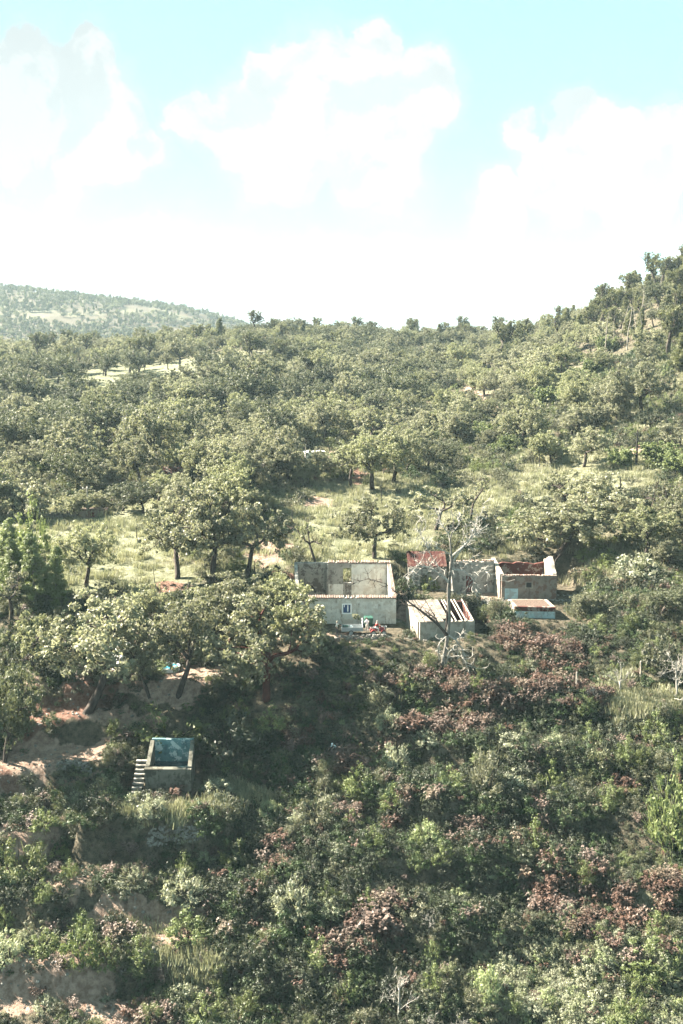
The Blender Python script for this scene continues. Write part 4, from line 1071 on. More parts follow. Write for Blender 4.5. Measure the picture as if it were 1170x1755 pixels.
def rock(mb, c, s, r, t=.5):
    ico = [(0,0,1),(.89,0,.45),(.28,.85,.45),(-.72,.53,.45),(-.72,-.53,.45),(.28,-.85,.45),(.72,.53,-.45),(-.28,.85,-.45),(-.89,0,-.45),(-.28,-.85,-.45),(.72,-.53,-.45),(0,0,-1)]
    F_ = [(0,1,2),(0,2,3),(0,3,4),(0,4,5),(0,5,1),(1,6,2),(2,7,3),(3,8,4),(4,9,5),(5,10,1),(6,7,2),(7,8,3),(8,9,4),(9,10,5),(10,6,1),(11,7,6),(11,8,7),(11,9,8),(11,10,9),(11,6,10)]
    i = len(mb.v); e = [r.uniform(.7, 1.25) for _ in range(3)]; az = r.random() * 6
    for x, y, z in ico:
        k = s * r.uniform(.85, 1.12); X, Y_ = x * e[0], y * e[1]
        mb.v.append((c[0] + (X * math.cos(az) - Y_ * math.sin(az)) * k, c[1] + (X * math.sin(az) + Y_ * math.cos(az)) * k, c[2] + z * e[2] * .75 * k))
    for f in F_: mb.f.append(tuple(i + a for a in f)); mb.t.append(t)
def stone_wall(pa, pb, h, label, seed, s=.2, th=1):
    r = random.Random(seed); m = MB(); pa, pb = hit(*pa), hit(*pb); L = (pb - pa).length; n = int(L / (s * 1.35))
    for i in range(n):
        for row in range(int(h / (s * 1.1)) + 1):
            for k in range(th):
                if row * s * 1.1 > h * r.uniform(.7, 1.15): continue
                p = pa.lerp(pb, (i + .5 * (row % 2) + r.uniform(-.2, .2)) / n); x, y = p.x, p.y + k * s * 1.4 + r.uniform(-.08, .08) + row * .05
                rock(m, (x - pa.x, y - pa.y, G(x, y - row * .04) - pa.z + .08 + row * s * 1.1), s * r.uniform(.75, 1.2), r)
    o = m.build('dry_stone_wall', M['stone']); o.location = pa; tag(o, label, 'stone wall')
stone_wall((254, 1450), (354, 1436), 1.3, 'rough dry stone wall under the grassy terrace', 5, .17)
stone_wall((560, 1098), (668, 1095), .45, 'low line of pale stones edging the yard before the farmhouse', 6, .17)
stone_wall((98, 1322), (158, 1330), .9, 'dark dry stone wall left of the tank steps', 7, .17)
stone_wall((205, 1668), (270, 1640), .7, 'tumbled stones below the bare earth ledge', 8, .2)
stone_wall((30, 886), (180, 884), .9, 'long low wall at the far meadow edge', 9, .22)
m = MB(); r = random.Random(31)
for _ in range(90):
    x, y = 17.6 + r.gauss(0, .9), 121.6 + r.gauss(0, .7); rock(m, (x, y, G(x, y) + r.random() * .25), r.uniform(.08, .24), r)
for cx, cy, n in ((19.2, 122.3, 50), (22.8, 122.9, 60), (27.9, 122.8, 50), (15.2, 125.9, 40), (14.6, 110.9, 30), (9.2, 110.9, 26), (7.4, 118.0, 24), (29.4, 125.2, 36), (12.6, 128.2, 40)):
    for _ in range(n):
        x, y = cx + r.gauss(0, .9), cy + r.gauss(0, .25); rock(m, (x, y, G(x, y) + .03), r.uniform(.05, .17), r)
tag(m.build('rubble', M['stone']), 'pale rubble stones heaped in the ruined courtyard and along wall feet', 'rubble', kind='stuff')
m = MB(); rs = np.random.default_rng(44); yy = rs.uniform(66, 116, 9000); xx = yy * rs.uniform(-.40, .40, 9000); ee = np.maximum(zone(xx, yy, DE), zone(xx, yy, DR)); zz = ground(xx, yy); ib = in_blocks(xx, yy)
for x, y, z, e_, b_ in zip(xx, yy, zz, ee, ib):
    if e_ > .45 and not b_: rock(m, (x, y, z + .01), .05 + .16 * r.random() ** 3, r)
tag(m.build('loose_stones', M['stone']), 'small loose stones scattered over the bare earth banks and path', 'stones', kind='stuff')
for i, (a, b, rad, lab) in enumerate([((812, 1050), (868, 1046), .09, 'pale timber lying lowest in the ruined courtyard'), ((795, 1022), (855, 1030), .08, 'long pale timber under the cottage wall'), ((838, 1040), (872, 1024), .07, 'short slanting timber by the annex'), ((778, 1018), (800, 1030), .07, 'short timber near the shed back wall'), ((700, 1050), (716, 1058), .09, 'pale timber lying left of the shed')]):
    pa, pb = hit(*a), hit(*b); pa.z += .2; pb.z += .25; m = MB(); d = pb - pa
    m.tube([(0, 0, 0), tuple(d * .5 + Vector((0, 0, .05))), tuple(d)], [rad, rad, rad * .8], 6); o = m.build('timber_beam', M['beam']); o.location = pa; tag(o, lab, 'timber beam', 'loose timbers in the ruined courtyard')

def tank():
    ox, oy, oz = -17.3, 93.0, -10.2
    h = thing('water_tank', 'old open concrete water tank with blue painted inside and high back wall', 'water tank', (ox, oy, oz))
    xl, xr, yf, yb = -2.2, 2.4, 0, 3.9
    m = MB(); wall(m, (xl, yf), (xr, yf), -.8, 2.1, 2.15, .45, jag=.04); m.build('front_wall', M['concrete'], h)
    m = MB(); m.box(((xl+xr)/2 - .3, -.03, 2.2), (xr - xl - .5, .62, .10)); m.build('coping', M['concrete'], h)
    m = MB(); wall(m, (xl + .05, yb), (xr - .3, yb), -.8, 3.75, 3.75, .35, jag=.06); m.build('back_wall', M['tank'], h)
    m = MB(); wall(m, (xl + .2, .23), (xl + .1, yb - .2), -.8, 2.3, 3.65, .4, jag=.05); wall(m, (xr - .2, .23), (xr - .4, yb - .2), -.8, 2.3, 3.65, .4, jag=.05); m.build('side_wall', M['concrete'], h)
    m = MB(); m.box((.1, 1.95, .5), (3.9, 3.4, 1.7)); m.build('water', M['tankwater'], h)
    m = MB(); m.box((.05, yb - .20, 2.2), (3.85, .04, 2.8)); m.build('lining', M['tank'], h)
    s = thing('stone_steps', 'narrow flight of worn grey stone steps left of the water tank', 'steps', (ox - 2.95, oy - .9, oz - .1)); r = random.Random(2)
    for i in range(8):
        m = MB(); m.box((r.uniform(-.05, .05), .15 + i * .42, .10 + i * .29), (1.05 + r.uniform(-.1, .1), .40, .16)); m.build('step', M['stone'], s)
    m = MB()
    for i in range(8): m.box((0, .25 + i * .42, -.22 + i * .29), (1.0, .44, .46 ))
    m.build('step_base', M['concrete'], s)
M['tankwater'] = plain('still_dark_water', (.012,.035,.04), .12, .2, 1, .5)
tank()

# pool and tent on the left terrace
def pool():
    p = hit(283, 1148); h = thing('pool', 'small blue pool with white rim under the oaks', 'pool', (p.x, p.y, -3.1))
    n = 28; rx, ry = 1.65, 1.25; m = MB()
    m.tube([(rx * math.cos(a), ry * math.sin(a), .42) for a in np.linspace(0, 2 * math.pi, n + 1)], .09, 6, cap=False); m.build('rim', M['white'], h)
    m = MB(); ring = [(rx * math.cos(a), ry * math.sin(a)) for a in np.linspace(0, 2 * math.pi, n, endpoint=False)]
    for i in range(n): a, b = ring[i], ring[(i + 1) % n]; m.poly([(a[0], a[1], -.1), (b[0], b[1], -.1), (b[0], b[1], .42), (a[0], a[1], .42)])
    m.build('side', M['white'], h)
    m = MB(); m.poly([(x, y, .34) for x, y in ring]); m.build('water', plain('pool_water', (.06,.30,.42), .15, .15, 1.5, .5), h)
def tent():
    p = hit(210, 1143); h = thing('tent', 'white canvas tent beyond the oaks left of the pool', 'tent', (p.x, p.y, -3.1), .5)
    m = MB(); prof = [(-1.25, 0), (-1.15, .9), (-.75, 1.9), (0, 2.35), (.7, 1.95), (1.15, .9), (1.25, 0)]; L = [-1.5, -1.2, 0, 1.2, 1.5]; sc = [.86, 1, 1.02, 1, .86]
    for i in range(len(L) - 1):
        for j in range(len(prof) - 1):
            q = lambda a, b: (prof[b][0] * sc[a], L[a], prof[b][1] * sc[a]); m.poly([q(i, j), q(i + 1, j), q(i + 1, j + 1), q(i, j + 1)])
    m.poly([(x * .86, -1.5, z * .86) for x, z in prof]); m.poly([(x * .86, 1.5, z * .86) for x, z in prof][::-1]); m.build('canopy', M['white'], h)
    m = MB(); m.box((0, -1.52, .75), (.7, .03, 1.4)); m.build('door', plain('grey_canvas', (.45,.45,.42)), h)
    p = hit(220, 1118); m = MB(); m.tube([(0, 0, 0), (0, 0, .08), (0, 0, 1.0), (0, 0, 1.12), (0, 0, 1.2)], [.5, .56, .56, .48, .18], 14)
    o = m.build('water_drum', M['white'], smooth=False); o.location = p; tag(o, 'white plastic drum behind the tent', 'drum')
pool(); tent()

# ------------------------------------------------------------------ dead wood
M['deadgrey'] = bark('grey_weathered_trunk', (.05,.046,.040), (.20,.185,.16))
def dead_tree():
    b = hit(757, 1150); Yb = b.y; h = thing('dead_tree', 'tall bleached dead tree with bare crooked branches before the shed', 'tree', b); k0 = proj(*b)[2] / FPX
    def W(u, v, dy=0.0):
        q = P(u, v, Yb + dy); return np.array((q[0] - b.x, q[1] - b.y, q[2] - b.z))
    rg = np.random.default_rng(9); m = MB()
    tr = [W(755, 1160), W(760, 1130), W(765, 1105), W(770, 1060, .2), W(768, 1010), W(774, 960, -.2), W(771, 925), W(778, 900, .2), W(773, 872)]
    m.tube(tr, [.30, .24, .22, .20, .17, .13, .09, .06, .03], 9); m.build('trunk', M['deadgrey'], h, True)
    m2 = MB(); m2.tube([W(764, 1095, .15) , W(765, 1075, .28), W(770, 1010, .2), W(772, 960, .15)], [.12, .2, .17, .06], 7)
    m2.build('bark', M['char'], h)
    def br(pts, r, tw=5, mat='dead'):
        mb = MB(); mb.tube(pts, np.linspace(r * 1.25, r * .35, len(pts)), 6, cap=False)
        for i in range(len(pts) - 1):
            for _ in range(tw + 2 if i else 1):
                f = rg.random(); p = pts[i] + (pts[i + 1] - pts[i]) * f; d = (pts[i + 1] - pts[i]); d = d / np.linalg.norm(d) + rg.normal(size=3) * .65
                L = rg.uniform(.7, 2.3) * (1 if r > .055 else .75); q, dd = limb(rg, p, d, L, 5, .3); mb.tube(q, np.linspace(.045, .018, 6), 4, cap=False)
                for _ in range(3):
                    j = rg.integers(1, 5); q2, _ = limb(rg, q[j], dd + rg.normal(size=3) * .8, L * .5, 3, .3); mb.tube(q2, [.026, .022, .018, .012], 3, cap=False)
        mb.build('branch', M[mat], h)
    br([W(770, 998), W(755, 985, -.4), W(735, 972, -1.1), W(715, 970, -1.6), W(703, 985, -2)], .14)
    br([W(771, 1000), W(740, 955, .5), W(725, 925, .8), W(712, 900, 1)], .06)
    br([W(772, 955), W(790, 940, .5), W(805, 925, 1), W(812, 905, 1.4), W(828, 872, 1.8)], .10)
    br([W(772, 968), W(788, 945, -.4), W(808, 920, -.8), W(824, 908, -1)], .08)
    br([W(771, 975), W(795, 978, -.6), W(810, 992, -1.1), W(815, 1012, -1.5)], .07)
    br([W(772, 965), W(800, 962, .6), W(820, 972, 1.1), W(845, 985, 1.4)], .06)
    br([W(773, 940), W(768, 915, .3), W(755, 895, .7), W(745, 872, 1)], .05)
    br([W(772, 950), W(752, 940, -.5), W(730, 930, -1)], .05)
    br([W(776, 912), W(788, 897, -.3), W(786, 880, -.5)], .04)
    br([W(766, 1088), W(750, 1070, -.5), W(728, 1052, -.9), W(712, 1040, -1.1), W(695, 1028, -1.1), W(676, 1012, -1)], .15, 2, 'bark')
    br([W(765, 1092), W(746, 1060, .3), W(728, 1046, .2)], .10, 2, 'bark')
    br([W(694, 1028, -1.1), W(660, 1000, -.5), W(630, 992, 0), W(606, 1000, .3)], .045, 3, 'bark')
    br([W(768, 1088), W(782, 1098, -.5), W(792, 1112, -.9), W(795, 1130, -1.1), W(803, 1150, -1.2), W(812, 1170, -1), W(835, 1178, -.8)], .07, 2)
    br([W(766, 1090), W(756, 1098, -.5), W(750, 1108, -.7), W(751, 1120, -.8)], .07, 2)
    br([W(775, 1112), W(784, 1108, -.5), W(784, 1130, -.6)], .05, 1)
    br([W(752, 1178, -.1), W(757, 1160), W(770, 1118, .1), W(775, 1112, 0)], .12, 1)
dead_tree()
SN = [dead_mesh(71, 4, 'char', .16, 3, 4, .4, .5), dead_mesh(72, 4, 'char', .14, 3, 2, .35, .6), dead_mesh(73, 10, 'barkpale', .14, 3, 9, .2, .4)]
BRUSH = [dead_mesh(74, 2.2, 'dead', .08, 4, 9, .62, .1, .8), dead_mesh(75, 2.0, 'dead', .06, 4, 14, .7, .05, .8)]
for j, (u, v, hp, k, lab) in enumerate([(265, 998, 26, 1, 'short charred snag by the red earth bank'), (234, 922, 30, 1, 'thin charred snag on the open meadow'), (479, 940, 62, 0, 'tall blackened snag left of the farmhouse track'), (436, 992, 36, 0, 'black snag beside the earth bank'),
        (1062, 878, 70, 0, 'blackened snag on the right slope'), (183, 912, 16, 1, 'short dark stump at the far meadow edge'), (655, 870, 44, 1, 'slim charred snag right of the blackened oak'), (500, 900, 34, 1, 'charred snag beside the far track'), (1090, 800, 70, 0, 'forked blackened snag on the open right hillside'), (925, 800, 34, 1, 'short black snag below the bright bushes')]):
    p = hit(u, v); s = hp / FPX * proj(*p)[2] / 4; F.put(('snag', k), 'snag', [('branches', SN[k])], p, j * 2.1, (s, s, s), lab, 'dead tree', 'charred snags on the slopes')
for j, (u, v) in enumerate([(1050, 600), (1062, 592), (1074, 600), (1090, 585), (1103, 600), (1036, 612), (1128, 590), (1098, 560)]):
    p = hit(u, v); s = (62 + 9 * (j % 3)) / FPX * proj(*p)[2] / 10
    F.put(('snag', 2), 'dead_pine', [('branches', SN[2])], p, j * 1.3, (s, s, s), 'pale bare dead pine under the right ridge, %s from left' % ['second','third','fourth','fifth','seventh','first','eighth','sixth'][j], 'dead tree', 'dead pines under the right ridge')
for j, (u, v, hp, k, lab) in enumerate([(1062, 1188, 56, 0, 'bleached dead brush between the two fence posts'), (1160, 1196, 92, 1, 'tangled bleached brush at the right edge'), (683, 1745, 84, 0, 'bare pale branching brush near the bottom centre'), (740, 1775, 46, 1, 'bleached brush heap at the bottom edge, left one'), (790, 1775, 40, 1, 'bleached brush heap at the bottom edge, right one'), (1015, 1205, 34, 1, 'small dead brush below the left fence post'), (735, 1600, 40, 0, 'thin pale twiggy brush in the lower centre')]):
    p = hit(u, v) or hit(u, 1754); s = hp / FPX * proj(*p)[2] / 2.2; F.put(('brush', k), 'dead_brush', [('branches', BRUSH[k])], p, j * 1.9, (s, s, s), lab, 'dead shrub', 'bleached dead brush')

# ------------------------------------------------------------------ poles, posts and the far buildings
def post(u, v, hp, label, r=.055, group=None, cat='fence post', name='fence_post', mat='beam'):
    p = hit(u, v); H = hp / FPX * proj(*p)[2]; m = MB(); rn = random.Random(u)
    m.tube([(0, 0, -.3), (rn.uniform(-.02, .02), 0, H * .5), (rn.uniform(-.06, .06), 0, H - .03), (rn.uniform(-.06, .06), 0, H)], [r * 1.1, r, r * .95, r * .6], 7)
    o = m.build(name, M[mat]); o.location = p; tag(o, label, cat, group)
post(987, 1186, 36, 'left of two tall pale fence posts', .09); post(1097, 1164, 32, 'right of two tall pale fence posts', .09)
for u, v, lab in [(827, 1400, 'thin stake'), (372, 1398, 'thin stake at the terrace end'), (536, 1500, 'thin stake in dark scrub under the centre'), (231, 1548, 'thin stake on the lower left'), (343, 1650, 'thin stake above the lower left bushes'), (490, 1612, 'thin stake left of centre low down'), (427, 1648, 'thin stake in the dark hollow')]:
    if u != 827: post(u, v, 20, lab, .03, 'thin stakes in the scrub', 'stake', 'stake')
def upole(u, v, hp, label, arm=True, rz=0.3):
    p = hit(u, v); H = hp / FPX * proj(*p)[2]; h = thing('utility_pole', label, 'utility pole', p, rz)
    m = MB(); m.tube([(0, 0, -.5), (0, 0, H)], [.17, .12], 8); m.build('pole', M['beam'], h)
    if arm:
        m = MB(); m.box((0, -.14, H - .35), (1.5, .1, .1)); m.build('crossarm', M['beam'], h)
        for s in (-.65, 0, .65):
            m = MB(); m.tube([(s, -.14, H - .3), (s, -.14, H - .12), (s, -.14, H - .08)], [.05, .06, .02], 6); m.build('insulator', M['white'], h)
    return Vector((p.x, p.y, p.z + H - .1))
a = upole(151, 887, 54, 'grey utility pole at the far meadow edge'); b = upole(289, 815, 28, 'utility pole behind the far tiled roof'); c = upole(524, 800, 38, 'thin pole beside the pale far wall', False)
def cable(p, q, label, sag=.8):
    m = MB(); n = 10; m.tube([tuple((q - p) * (i / n) - Vector((0, 0, sag * 4 * (i / n) * (1 - i / n)))) for i in range(n + 1)], .028, 4); o = m.build('cable', M['char']); o.location = p; tag(o, label, 'cable')
cable(a, b, 'overhead cable between the two utility poles'); e = hit(20, 880); cable(a, e + Vector((0, 0, 4)), 'overhead cable running left from the meadow pole')
def hut(u, v, wp, hp, depth, wm, rm, label, name, flat=False):
    p = hit(u, v); k = proj(*p)[2] / FPX; w, H = wp * k, hp * k; h = thing(name, label, 'building', p, .15); m = MB()
    wh = H * (.55 if not flat else 1)
    wall(m, (-w/2, 0), (w/2, 0), -1, wh, wh, .3, [(w*.42, w*.55, 0, wh*.75)]); wall(m, (-w/2+.15, .15), (-w/2+.15, depth), -1, wh, wh, .3); wall(m, (w/2-.15, .15), (w/2-.15, depth), -1, wh, wh, .3); wall(m, (-w/2+.3, depth), (w/2-.3, depth), -1, wh, wh, .3)
    m.build('wall', wm, h); m = MB()
    if flat: m.box((0, depth / 2, wh + .08), (w + .3, depth + .3, .14))
    else:
        m.hexa([(-w/2-.2, -.3, wh), (w/2+.2, -.3, wh), (w/2+.2, depth/2, H + .3), (-w/2-.2, depth/2, H + .3), (-w/2-.2, -.3, wh + .12), (w/2+.2, -.3, wh + .12), (w/2+.2, depth/2, H + .42), (-w/2-.2, depth/2, H + .42)])
        m.hexa([(-w/2-.2, depth/2 + .003, H + .3), (w/2+.2, depth/2 + .003, H + .3), (w/2+.2, depth + .3, wh), (-w/2-.2, depth + .3, wh), (-w/2-.2, depth/2 + .003, H + .42), (w/2+.2, depth/2 + .003, H + .42), (w/2+.2, depth + .3, wh + .12), (-w/2-.2, depth + .3, wh + .12)])
    m.build('roof', rm, h); m = MB(); m.box((-w/2 + w*.485, .05, wh*.37), (w*.13, .06, wh*.74)); m.build('door', M['doorred'], h)
hut(296, 826, 30, 20, 5, M['wallcream'], M['redwall'], 'small farm building with brown-red pitched roof among the far oaks', 'farm_building')
hut(540, 790, 34, 14, 3.5, M['white'], M['white'], 'low white building beside the pale far track', 'white_building', True)
hut(160, 886, 44, 11, 2.5, M['stonewall'], M['debris'], 'long low red-brown roofed shelter behind the utility pole', 'shelter', True)
# ------------------------------------------------------------------ people
SKIN = plain('skin', (.42,.26,.19), .6, .05)
def person(name_label, loc, rz, J, shirt, trousers, hat, hold=None):
    """J: joint positions in metres, figure faces -Y locally"""
    V_ = []; E = []; Rd = []; Z = []
    def add(p, r, z, parent=None):
        V_.append(p); Rd.append(r); Z.append(z); i = len(V_) - 1
        if parent is not None: E.append((parent, i))
        return i
    pel = add(J['pelvis'], .125, 't'); sp_ = add(J['waist'], .115, 's', pel); ch = add(J['chest'], .145, 's', sp_)
    nk = add(J['neck'], .055, 'k', ch); hd = add(J['head'], .088, 'k', nk); tp = add(J['crown'], .070, 'k', hd)
    for s in ('l', 'r'):
        sh = add(J['sh' + s], .065, 's', ch); el = add(J['el' + s], .045, 's', sh); wr = add(J['wr' + s], .030, 'k', el)
        w, e = Vector(J['wr' + s]), Vector(J['el' + s]); d = (w - e).normalized(); side = d.orthogonal().normalized(); up = d.cross(side)
        pl = add(tuple(w + d * .06), .034, 'k', wr)
        for f, L in ((-.03, .065), (-.011, .08), (.011, .075), (.03, .058)):
            k1 = add(tuple(w + d * .10 + side * f), .010, 'k', pl); k2 = add(tuple(w + d * (.10 + L * .5) + side * f * 1.1 + up * .012), .009, 'k', k1); add(tuple(w + d * (.10 + L) + side * f * 1.1 + up * .035), .008, 'k', k2)
        t1 = add(tuple(w + d * .05 + side * .05), .011, 'k', pl); add(tuple(w + d * .09 + side * .07 + up * .02), .009, 'k', t1)
        hp = add(J['hp' + s], .095, 't', pel); kn = add(J['kn' + s], .065, 't', hp); an = add(J['an' + s], .042, 't', kn); ft = Vector(J['an' + s])
        ty = J.get('ty' + s, (0, -.19, -.05)); add(tuple(ft + Vector(ty)), .038, 'b', an)
    me = bpy.data.meshes.new('body'); me.from_pydata([tuple(v) for v in V_], E, []); o = bpy.data.objects.new('body', me); COL.objects.link(o)
    me.skin_vertices or me.attributes
    bm_mod = o.modifiers.new('skin', 'SKIN'); bm_mod.use_smooth_shade = True
    if not me.skin_vertices:
        import bmesh
        b = bmesh.new(); b.from_mesh(me); b.verts.layers.skin.verify(); b.to_mesh(me); b.free()
    sv = me.skin_vertices[0].data
    for i, r in enumerate(Rd): sv[i].radius = (r, r * .85 if Z[i] in 'st' and i < 3 else r)
    sv[0].use_root = True
    sub = o.modifiers.new('sub', 'SUBSURF'); sub.levels = 1; sub.render_levels = 1
    dg = bpy.context.evaluated_depsgraph_get(); ev = o.evaluated_get(dg); nm = bpy.data.meshes.new_from_object(ev)
    bpy.data.objects.remove(o)
    for q in (SKIN, shirt, trousers, M['char']): nm.materials.append(q)
    idx = {'k': 0, 's': 1, 't': 2, 'b': 3}
    A = np.array([v for v in V_], float)
    segs = [(A[a], A[b], Z[b]) for a, b in E]
    for p in nm.polygons:
        c = np.array(p.center); best = 9; z = 's'
        for a, b, zz in segs:
            ab = b - a; t = np.clip(np.dot(c - a, ab) / max(1e-9, np.dot(ab, ab)), 0, 1); dd = np.linalg.norm(c - a - ab * t)
            if dd < best: best = dd; z = zz if t > .12 or zz != 'k' else 's'
        p.material_index = idx[z]; p.use_smooth = True
    body = link(bpy.data.objects.new('person', nm)); body.location = loc; body.rotation_euler = (0, 0, rz); tag(body, name_label, 'person')
    hv = Vector(J['head']); up = (Vector(J['crown']) - hv).normalized()
    m = MB(); f = Vector((0, -1, 0)); f = (f - up * f.dot(up)).normalized(); sd = up.cross(f)
    m.tube([hv + up * .045, hv + up * .06, hv + up * .12, hv + up * .15], [.112, .125 if hat[1] else .115, .10, .02], 12); m.build('hat' if hat[1] else 'hair', hat[0], body)
    m = MB()
    for s in (-1, 1):
        rock(m, hv + f * .082 + sd * .033 * s + up * .01, .012, random.Random(1))
    m.build('eyes', M['char'], body)
    m = MB(); m.tube([hv + f * .085 + up * .01, hv + f * .112 - up * .02, hv + f * .088 - up * .028], [.008, .014, .008], 5); 
    for s in (-1, 1): m.tube([hv + sd * .09 * s + up * .02, hv + sd * .1 * s, hv + sd * .088 * s - up * .03], [.008, .014, .008], 5)
    m.tube([hv + f * .085 - up * .05 - sd * .025, hv + f * .09 - up * .053, hv + f * .085 - up * .05 + sd * .025], .006, 4)
    m.build('face', SKIN, body)
    return body
def stand(**k):
    J = dict(pelvis=(0,0,.93), waist=(0,0,1.12), chest=(0,.0,1.36), neck=(0,-.01,1.52), head=(0,-.03,1.63), crown=(0,-.02,1.73),
             shl=(.19,0,1.42), ell=(.27,.03,1.14), wrl=(.27,-.06,.9), shr=(-.19,0,1.42), elr=(-.27,.03,1.14), wrr=(-.27,-.06,.9),
             hpl=(.1,0,.88), knl=(.12,-.02,.48), anl=(.13,.02,.08), hpr=(-.1,0,.88), knr=(-.12,-.02,.48), anr=(-.13,.02,.08)); J.update(k); return J
cream = plain('cream_shirt', (.72,.68,.60), .8, .06); darkt = plain('dark_trousers', (.035,.035,.045), .8, .2); lightb = plain('pale_blue_white_overall', (.62,.72,.74), .8, .06)
redm = plain('red_plastic', (.20,.022,.02), .4, .12, spec=.5); tyre = plain('tyre_rubber', (.03,.03,.03), .8, .2); steel = plain('pale_painted_steel', (.30,.32,.32), .45, .12, spec=.5)
greenm = plain('dark_green_plastic', (.025,.075,.055), .5, .15)
hatm = plain('straw_hat', (.60,.52,.38), .9, .1); hairm = plain('dark_hair', (.04,.03,.022), .8, .2)
def padp(u, Y, z=0.0):
    d = ray(u, 1080); return Vector((d[0] / d[1] * Y * 1.0, Y, G(d[0] / d[1] * Y, Y)))
q = padp(577, 112.2)
person('person in cream shirt and dark trousers standing left of the trailer', q, R(85), stand(ell=(.30,-.22,1.22), wrl=(.20,-.46,1.15), elr=(-.36,.14,1.18), wrr=(-.20,-.02,1.0), anl=(.16,-.05,.08), anr=(-.16,.10,.08)), cream, darkt, (hatm, True))
q = padp(629, 113.6)
person('person in white clothes standing between the trailer and the red quad bike', q, R(200), stand(ell=(.24,-.12,1.15), wrl=(.14,-.34,1.05), elr=(-.24,-.12,1.15), wrr=(-.14,-.34,1.05), chest=(0,-.06,1.34), neck=(0,-.12,1.49), head=(0,-.16,1.59), crown=(0,-.17,1.69)), plain('white_shirt', (.8,.8,.78), .8, .04), plain('beige_trousers', (.5,.46,.4), .8, .1), (hairm, False))
# person working bent in the bracken, both arms reaching left
q = hit(575, 1297); q.z += .05
person('person in pale blue-white top bending over in the bracken with arms reaching left', q, R(-55), stand(pelvis=(0,.12,.9), waist=(0,.0,1.06), chest=(0,-.20,1.22), neck=(0,-.32,1.32), head=(0,-.40,1.40), crown=(0,-.46,1.48), shl=(.18,-.22,1.26), ell=(.26,-.46,1.12), wrl=(.28,-.70,1.0), shr=(-.18,-.22,1.26), elr=(-.24,-.46,1.08), wrr=(-.22,-.68,.92),
    hpl=(.12,.12,.86), knl=(.22,-.02,.47), anl=(.28,.08,.08), hpr=(-.12,.12,.86), knr=(-.2,.04,.47), anr=(-.26,.24,.08)), lightb, darkt, (plain('white_cap', (.8,.82,.82)), False))

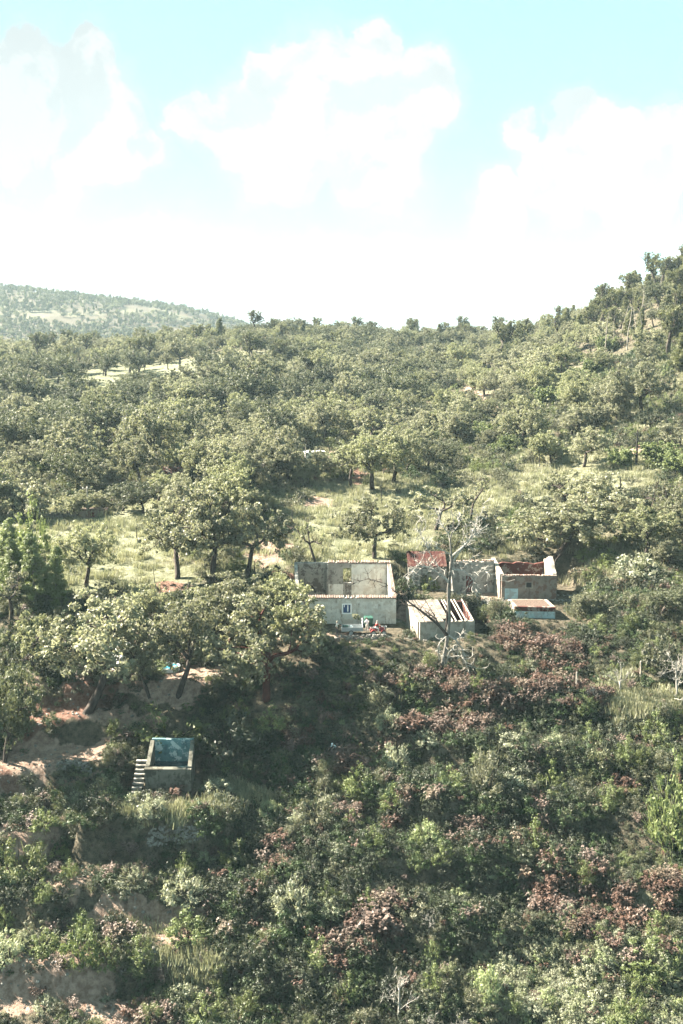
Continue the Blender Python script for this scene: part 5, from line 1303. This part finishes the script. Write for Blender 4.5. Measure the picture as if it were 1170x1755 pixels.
# ------------------------------------------------------------------ quad bike, trailer and crate
def wheel(h, x, y, r, w, rim=True):
    m = MB(); pr = [(-w/2, r*.72), (-w/2, r*.95), (-w*.3, r), (w*.3, r), (w/2, r*.95), (w/2, r*.72)]; n = 18
    b0 = len(m.v)
    for i in range(n):
        a = 2 * math.pi * i / n
        for px, pr_ in pr: m.v.append((x + pr_ * math.cos(a), y + px, r + pr_ * math.sin(a)))
    k = len(pr)
    for i in range(n):
        for j in range(k): 
            a, b = i * k + j, i * k + (j + 1) % k; c, d = ((i + 1) % n) * k + (j + 1) % k, ((i + 1) % n) * k + j
            m.f.append((a, b, c, d)); m.t.append(.5)
    wh = m.build('wheel', tyre, h); m = MB(); m.tube([(x, y - w*.35, r), (x, y + w*.35, r)], [r*.73, r*.73], 12); m.build('rim', steel, wh)
def quad():
    p = padp(648, 112.6); h = thing('quad_bike', 'red quad bike with front rack parked before the farmhouse', 'quad bike', p, R(6))
    for x in (-.62, .62):
        for y in (-.42, .42): wheel(h, x, y, .29, .24)
    m = MB()
    m.hexa([(-.75,-.2,.42),(.75,-.2,.42),(.75,.2,.42),(-.75,.2,.42),(-.6,-.18,.68),(.62,-.18,.7),(.62,.18,.7),(-.6,.18,.68)])
    m.hexa([(.1,-.2,.66),(.72,-.22,.66),(.72,.22,.66),(.1,.2,.66),(.2,-.15,.92),(.6,-.12,.86),(.6,.12,.86),(.2,.15,.92)]); m.build('body', redm, h)
    for x in (-.62, .62):
        for y in (-.42, .42):
            m = MB(); pr = [(x + .36 * math.cos(a), .29 + .40 * math.sin(a)) for a in np.linspace(.35, math.pi - .35, 7)]
            for (a, b), (c, d) in zip(pr[:-1], pr[1:]): m.hexa([(a, y-.15, b), (c, y-.15, d), (c, y+.15, d), (a, y+.15, b), (a, y-.15, b+.03), (c, y-.15, d+.03), (c, y+.15, d+.03), (a, y+.15, b+.03)])
            m.build('mudguard', redm, h)
    m = MB(); m.hexa([(-.6,-.14,.69),(.12,-.14,.69),(.12,.14,.69),(-.6,.14,.69),(-.55,-.12,.82),(.1,-.11,.80),(.1,.11,.80),(-.55,.12,.82)]); m.build('seat', tyre, h)
    m = MB(); m.tube([(.3,0,.85),(.18,0,1.1)], .03, 6); m.tube([(.05,-.38,1.14),(.15,-.2,1.12),(.18,0,1.1),(.15,.2,1.12),(.05,.38,1.14)], .02, 6); m.build('handlebar', tyre, h)
    for x0, x1, z in ((.45, .95, .95), (-.95, -.5, .88)):
        m = MB()
        for y in (-.32, -.11, .11, .32): m.tube([(x0, y, z), (x1, y, z)], .015, 5)
        for x in (x0, x1): m.tube([(x, -.34, z), (x, .34, z)], .018, 5)
        m.tube([((x0+x1)/2, 0, z), ((x0+x1)/2, 0, .66)], .03, 5); m.build('rack', steel, h)
    for y in (-.12, .12): m = MB(); m.tube([(.72, y, .62), (.79, y, .62)], [.07, .06], 10); m.build('headlight', M['white'], h)
    J = stand(pelvis=(0,.05,.90), waist=(0,.0,1.06), chest=(0,-.10,1.28), neck=(0,-.14,1.42), head=(0,-.17,1.53), crown=(0,-.17,1.63), shl=(.18,-.1,1.32), ell=(.30,-.30,1.16), wrl=(.30,-.44,1.16), shr=(-.18,-.1,1.32), elr=(-.30,-.30,1.16), wrr=(-.30,-.44,1.16),
              hpl=(.14,.02,.86), knl=(.30,-.32,.72), anl=(.30,-.22,.36), hpr=(-.14,.02,.86), knr=(-.30,-.32,.72), anr=(-.30,-.22,.36))
    person('rider in red jacket and pale trousers sitting on the quad bike', p + Vector((-.30, -.02, 0)), R(96), J, plain('red_jacket', (.40,.06,.05), .8, .1), plain('pale_trousers', (.66,.62,.58), .8, .06), (plain('grey_cap', (.3,.28,.26)), False))
quad()
def trailer():
    p = padp(603, 112.9); h = thing('trailer', 'small pale metal trailer with open sides parked before the farmhouse window', 'trailer', p, R(3))
    for y in (-.72, .72): wheel(h, -.15, y, .30, .18)
    m = MB(); m.box((0, 0, .48), (2.5, 1.25, .08)); m.build('floor', steel, h)
    m = MB()
    for y in (-.62, .62):
        m.box((0, y, .72), (2.5, .04, .40)); m.tube([(-1.25, y, .98), (1.25, y, .98)], .025, 6)
        for x in (-1.22, -.4, .4, 1.22): m.tube([(x, y, .5), (x, y, .98)], .022, 5)
    m.build('side_panel', steel, h)
    m = MB(); m.box((-1.25, 0, .72), (.04, 1.19, .40)); m.box((1.25, 0, .72), (.04, 1.19, .40)); m.build('end_panel', steel, h)
    m = MB()
    for y in (-.5, .5): m.tube([(1.22, y, .9), (1.22, y, 1.75)], .025, 6)
    m.tube([(1.22, -.5, 1.75), (1.22, .5, 1.75)], .025, 6); m.tube([(1.22, -.5, 1.35), (1.22, .5, 1.35)], .02, 6); m.build('end_rail', M['white'], h)
    m = MB(); m.tube([(1.25, .3, .45), (2.0, 0, .42)], .035, 6); m.tube([(1.25, -.3, .45), (2.0, 0, .42)], .035, 6); m.tube([(2.0, 0, .42), (2.25, 0, .44)], .04, 6); m.build('drawbar', steel, h)
    m = MB(); m.tube([(0,0,0),(0,0,.04),(0,0,.42),(0,0,.50),(0,0,.56)], [.16,.19,.19,.12,.05], 10); o = m.build('water_can', M['white']); o.location = p + Vector((-.1, -.1, .52)); tag(o, 'white plastic can standing in the trailer', 'can')
    m = MB(); m.box((0, 0, .2), (.62, .5, .40)); m.box((0, 0, .42), (.68, .56, .05)); o = m.build('crate', greenm); o.location = p + Vector((-.75, .1, .52)); tag(o, 'dark green crate in the left end of the trailer', 'crate')
trailer()
p = padp(631, 115.6); h = thing('green_bin', 'dark green lidded bin against the farmhouse wall behind the quad bike', 'bin', p, .1)
m = MB(); m.hexa([(-.42,-.35,.1),(.42,-.35,.1),(.42,.35,.1),(-.42,.35,.1),(-.52,-.45,1.15),(.52,-.45,1.15),(.52,.45,1.15),(-.52,.45,1.15)]); m.build('body', greenm, h)
m = MB(); m.hexa([(-.55,-.5,1.16),(.55,-.5,1.16),(.55,.48,1.2),(-.55,.48,1.2),(-.5,-.42,1.26),(.5,-.42,1.26),(.5,.44,1.34),(-.5,.44,1.34)]); m.build('lid', greenm, h)
for s in (-.4, .4): m = MB(); m.tube([(s-.04, .3, .12), (s+.04, .3, .12)], .12, 10); m.build('wheel', tyre, h)
# ------------------------------------------------------------------ the air
def make_haze():
    mb = MB(); mb.box((0, 1900, 117.5), (9000, 4700, 325.0))
    m, t, out = new_mat('pale_air')
    v = t.node('ShaderNodeVolumePrincipled'); v.inputs['Color'].default_value = (.66, .90, 1.0, 1); v.inputs['Density'].default_value = HAZE
    v.inputs['Anisotropy'].default_value = 0.0
    t.l.new(v.outputs[0], out.inputs['Volume'])
    o = mb.build('haze', m); tag(o, 'thin pale blue haze over the valley', 'haze', kind='stuff')
HAZE = .00010
make_haze()
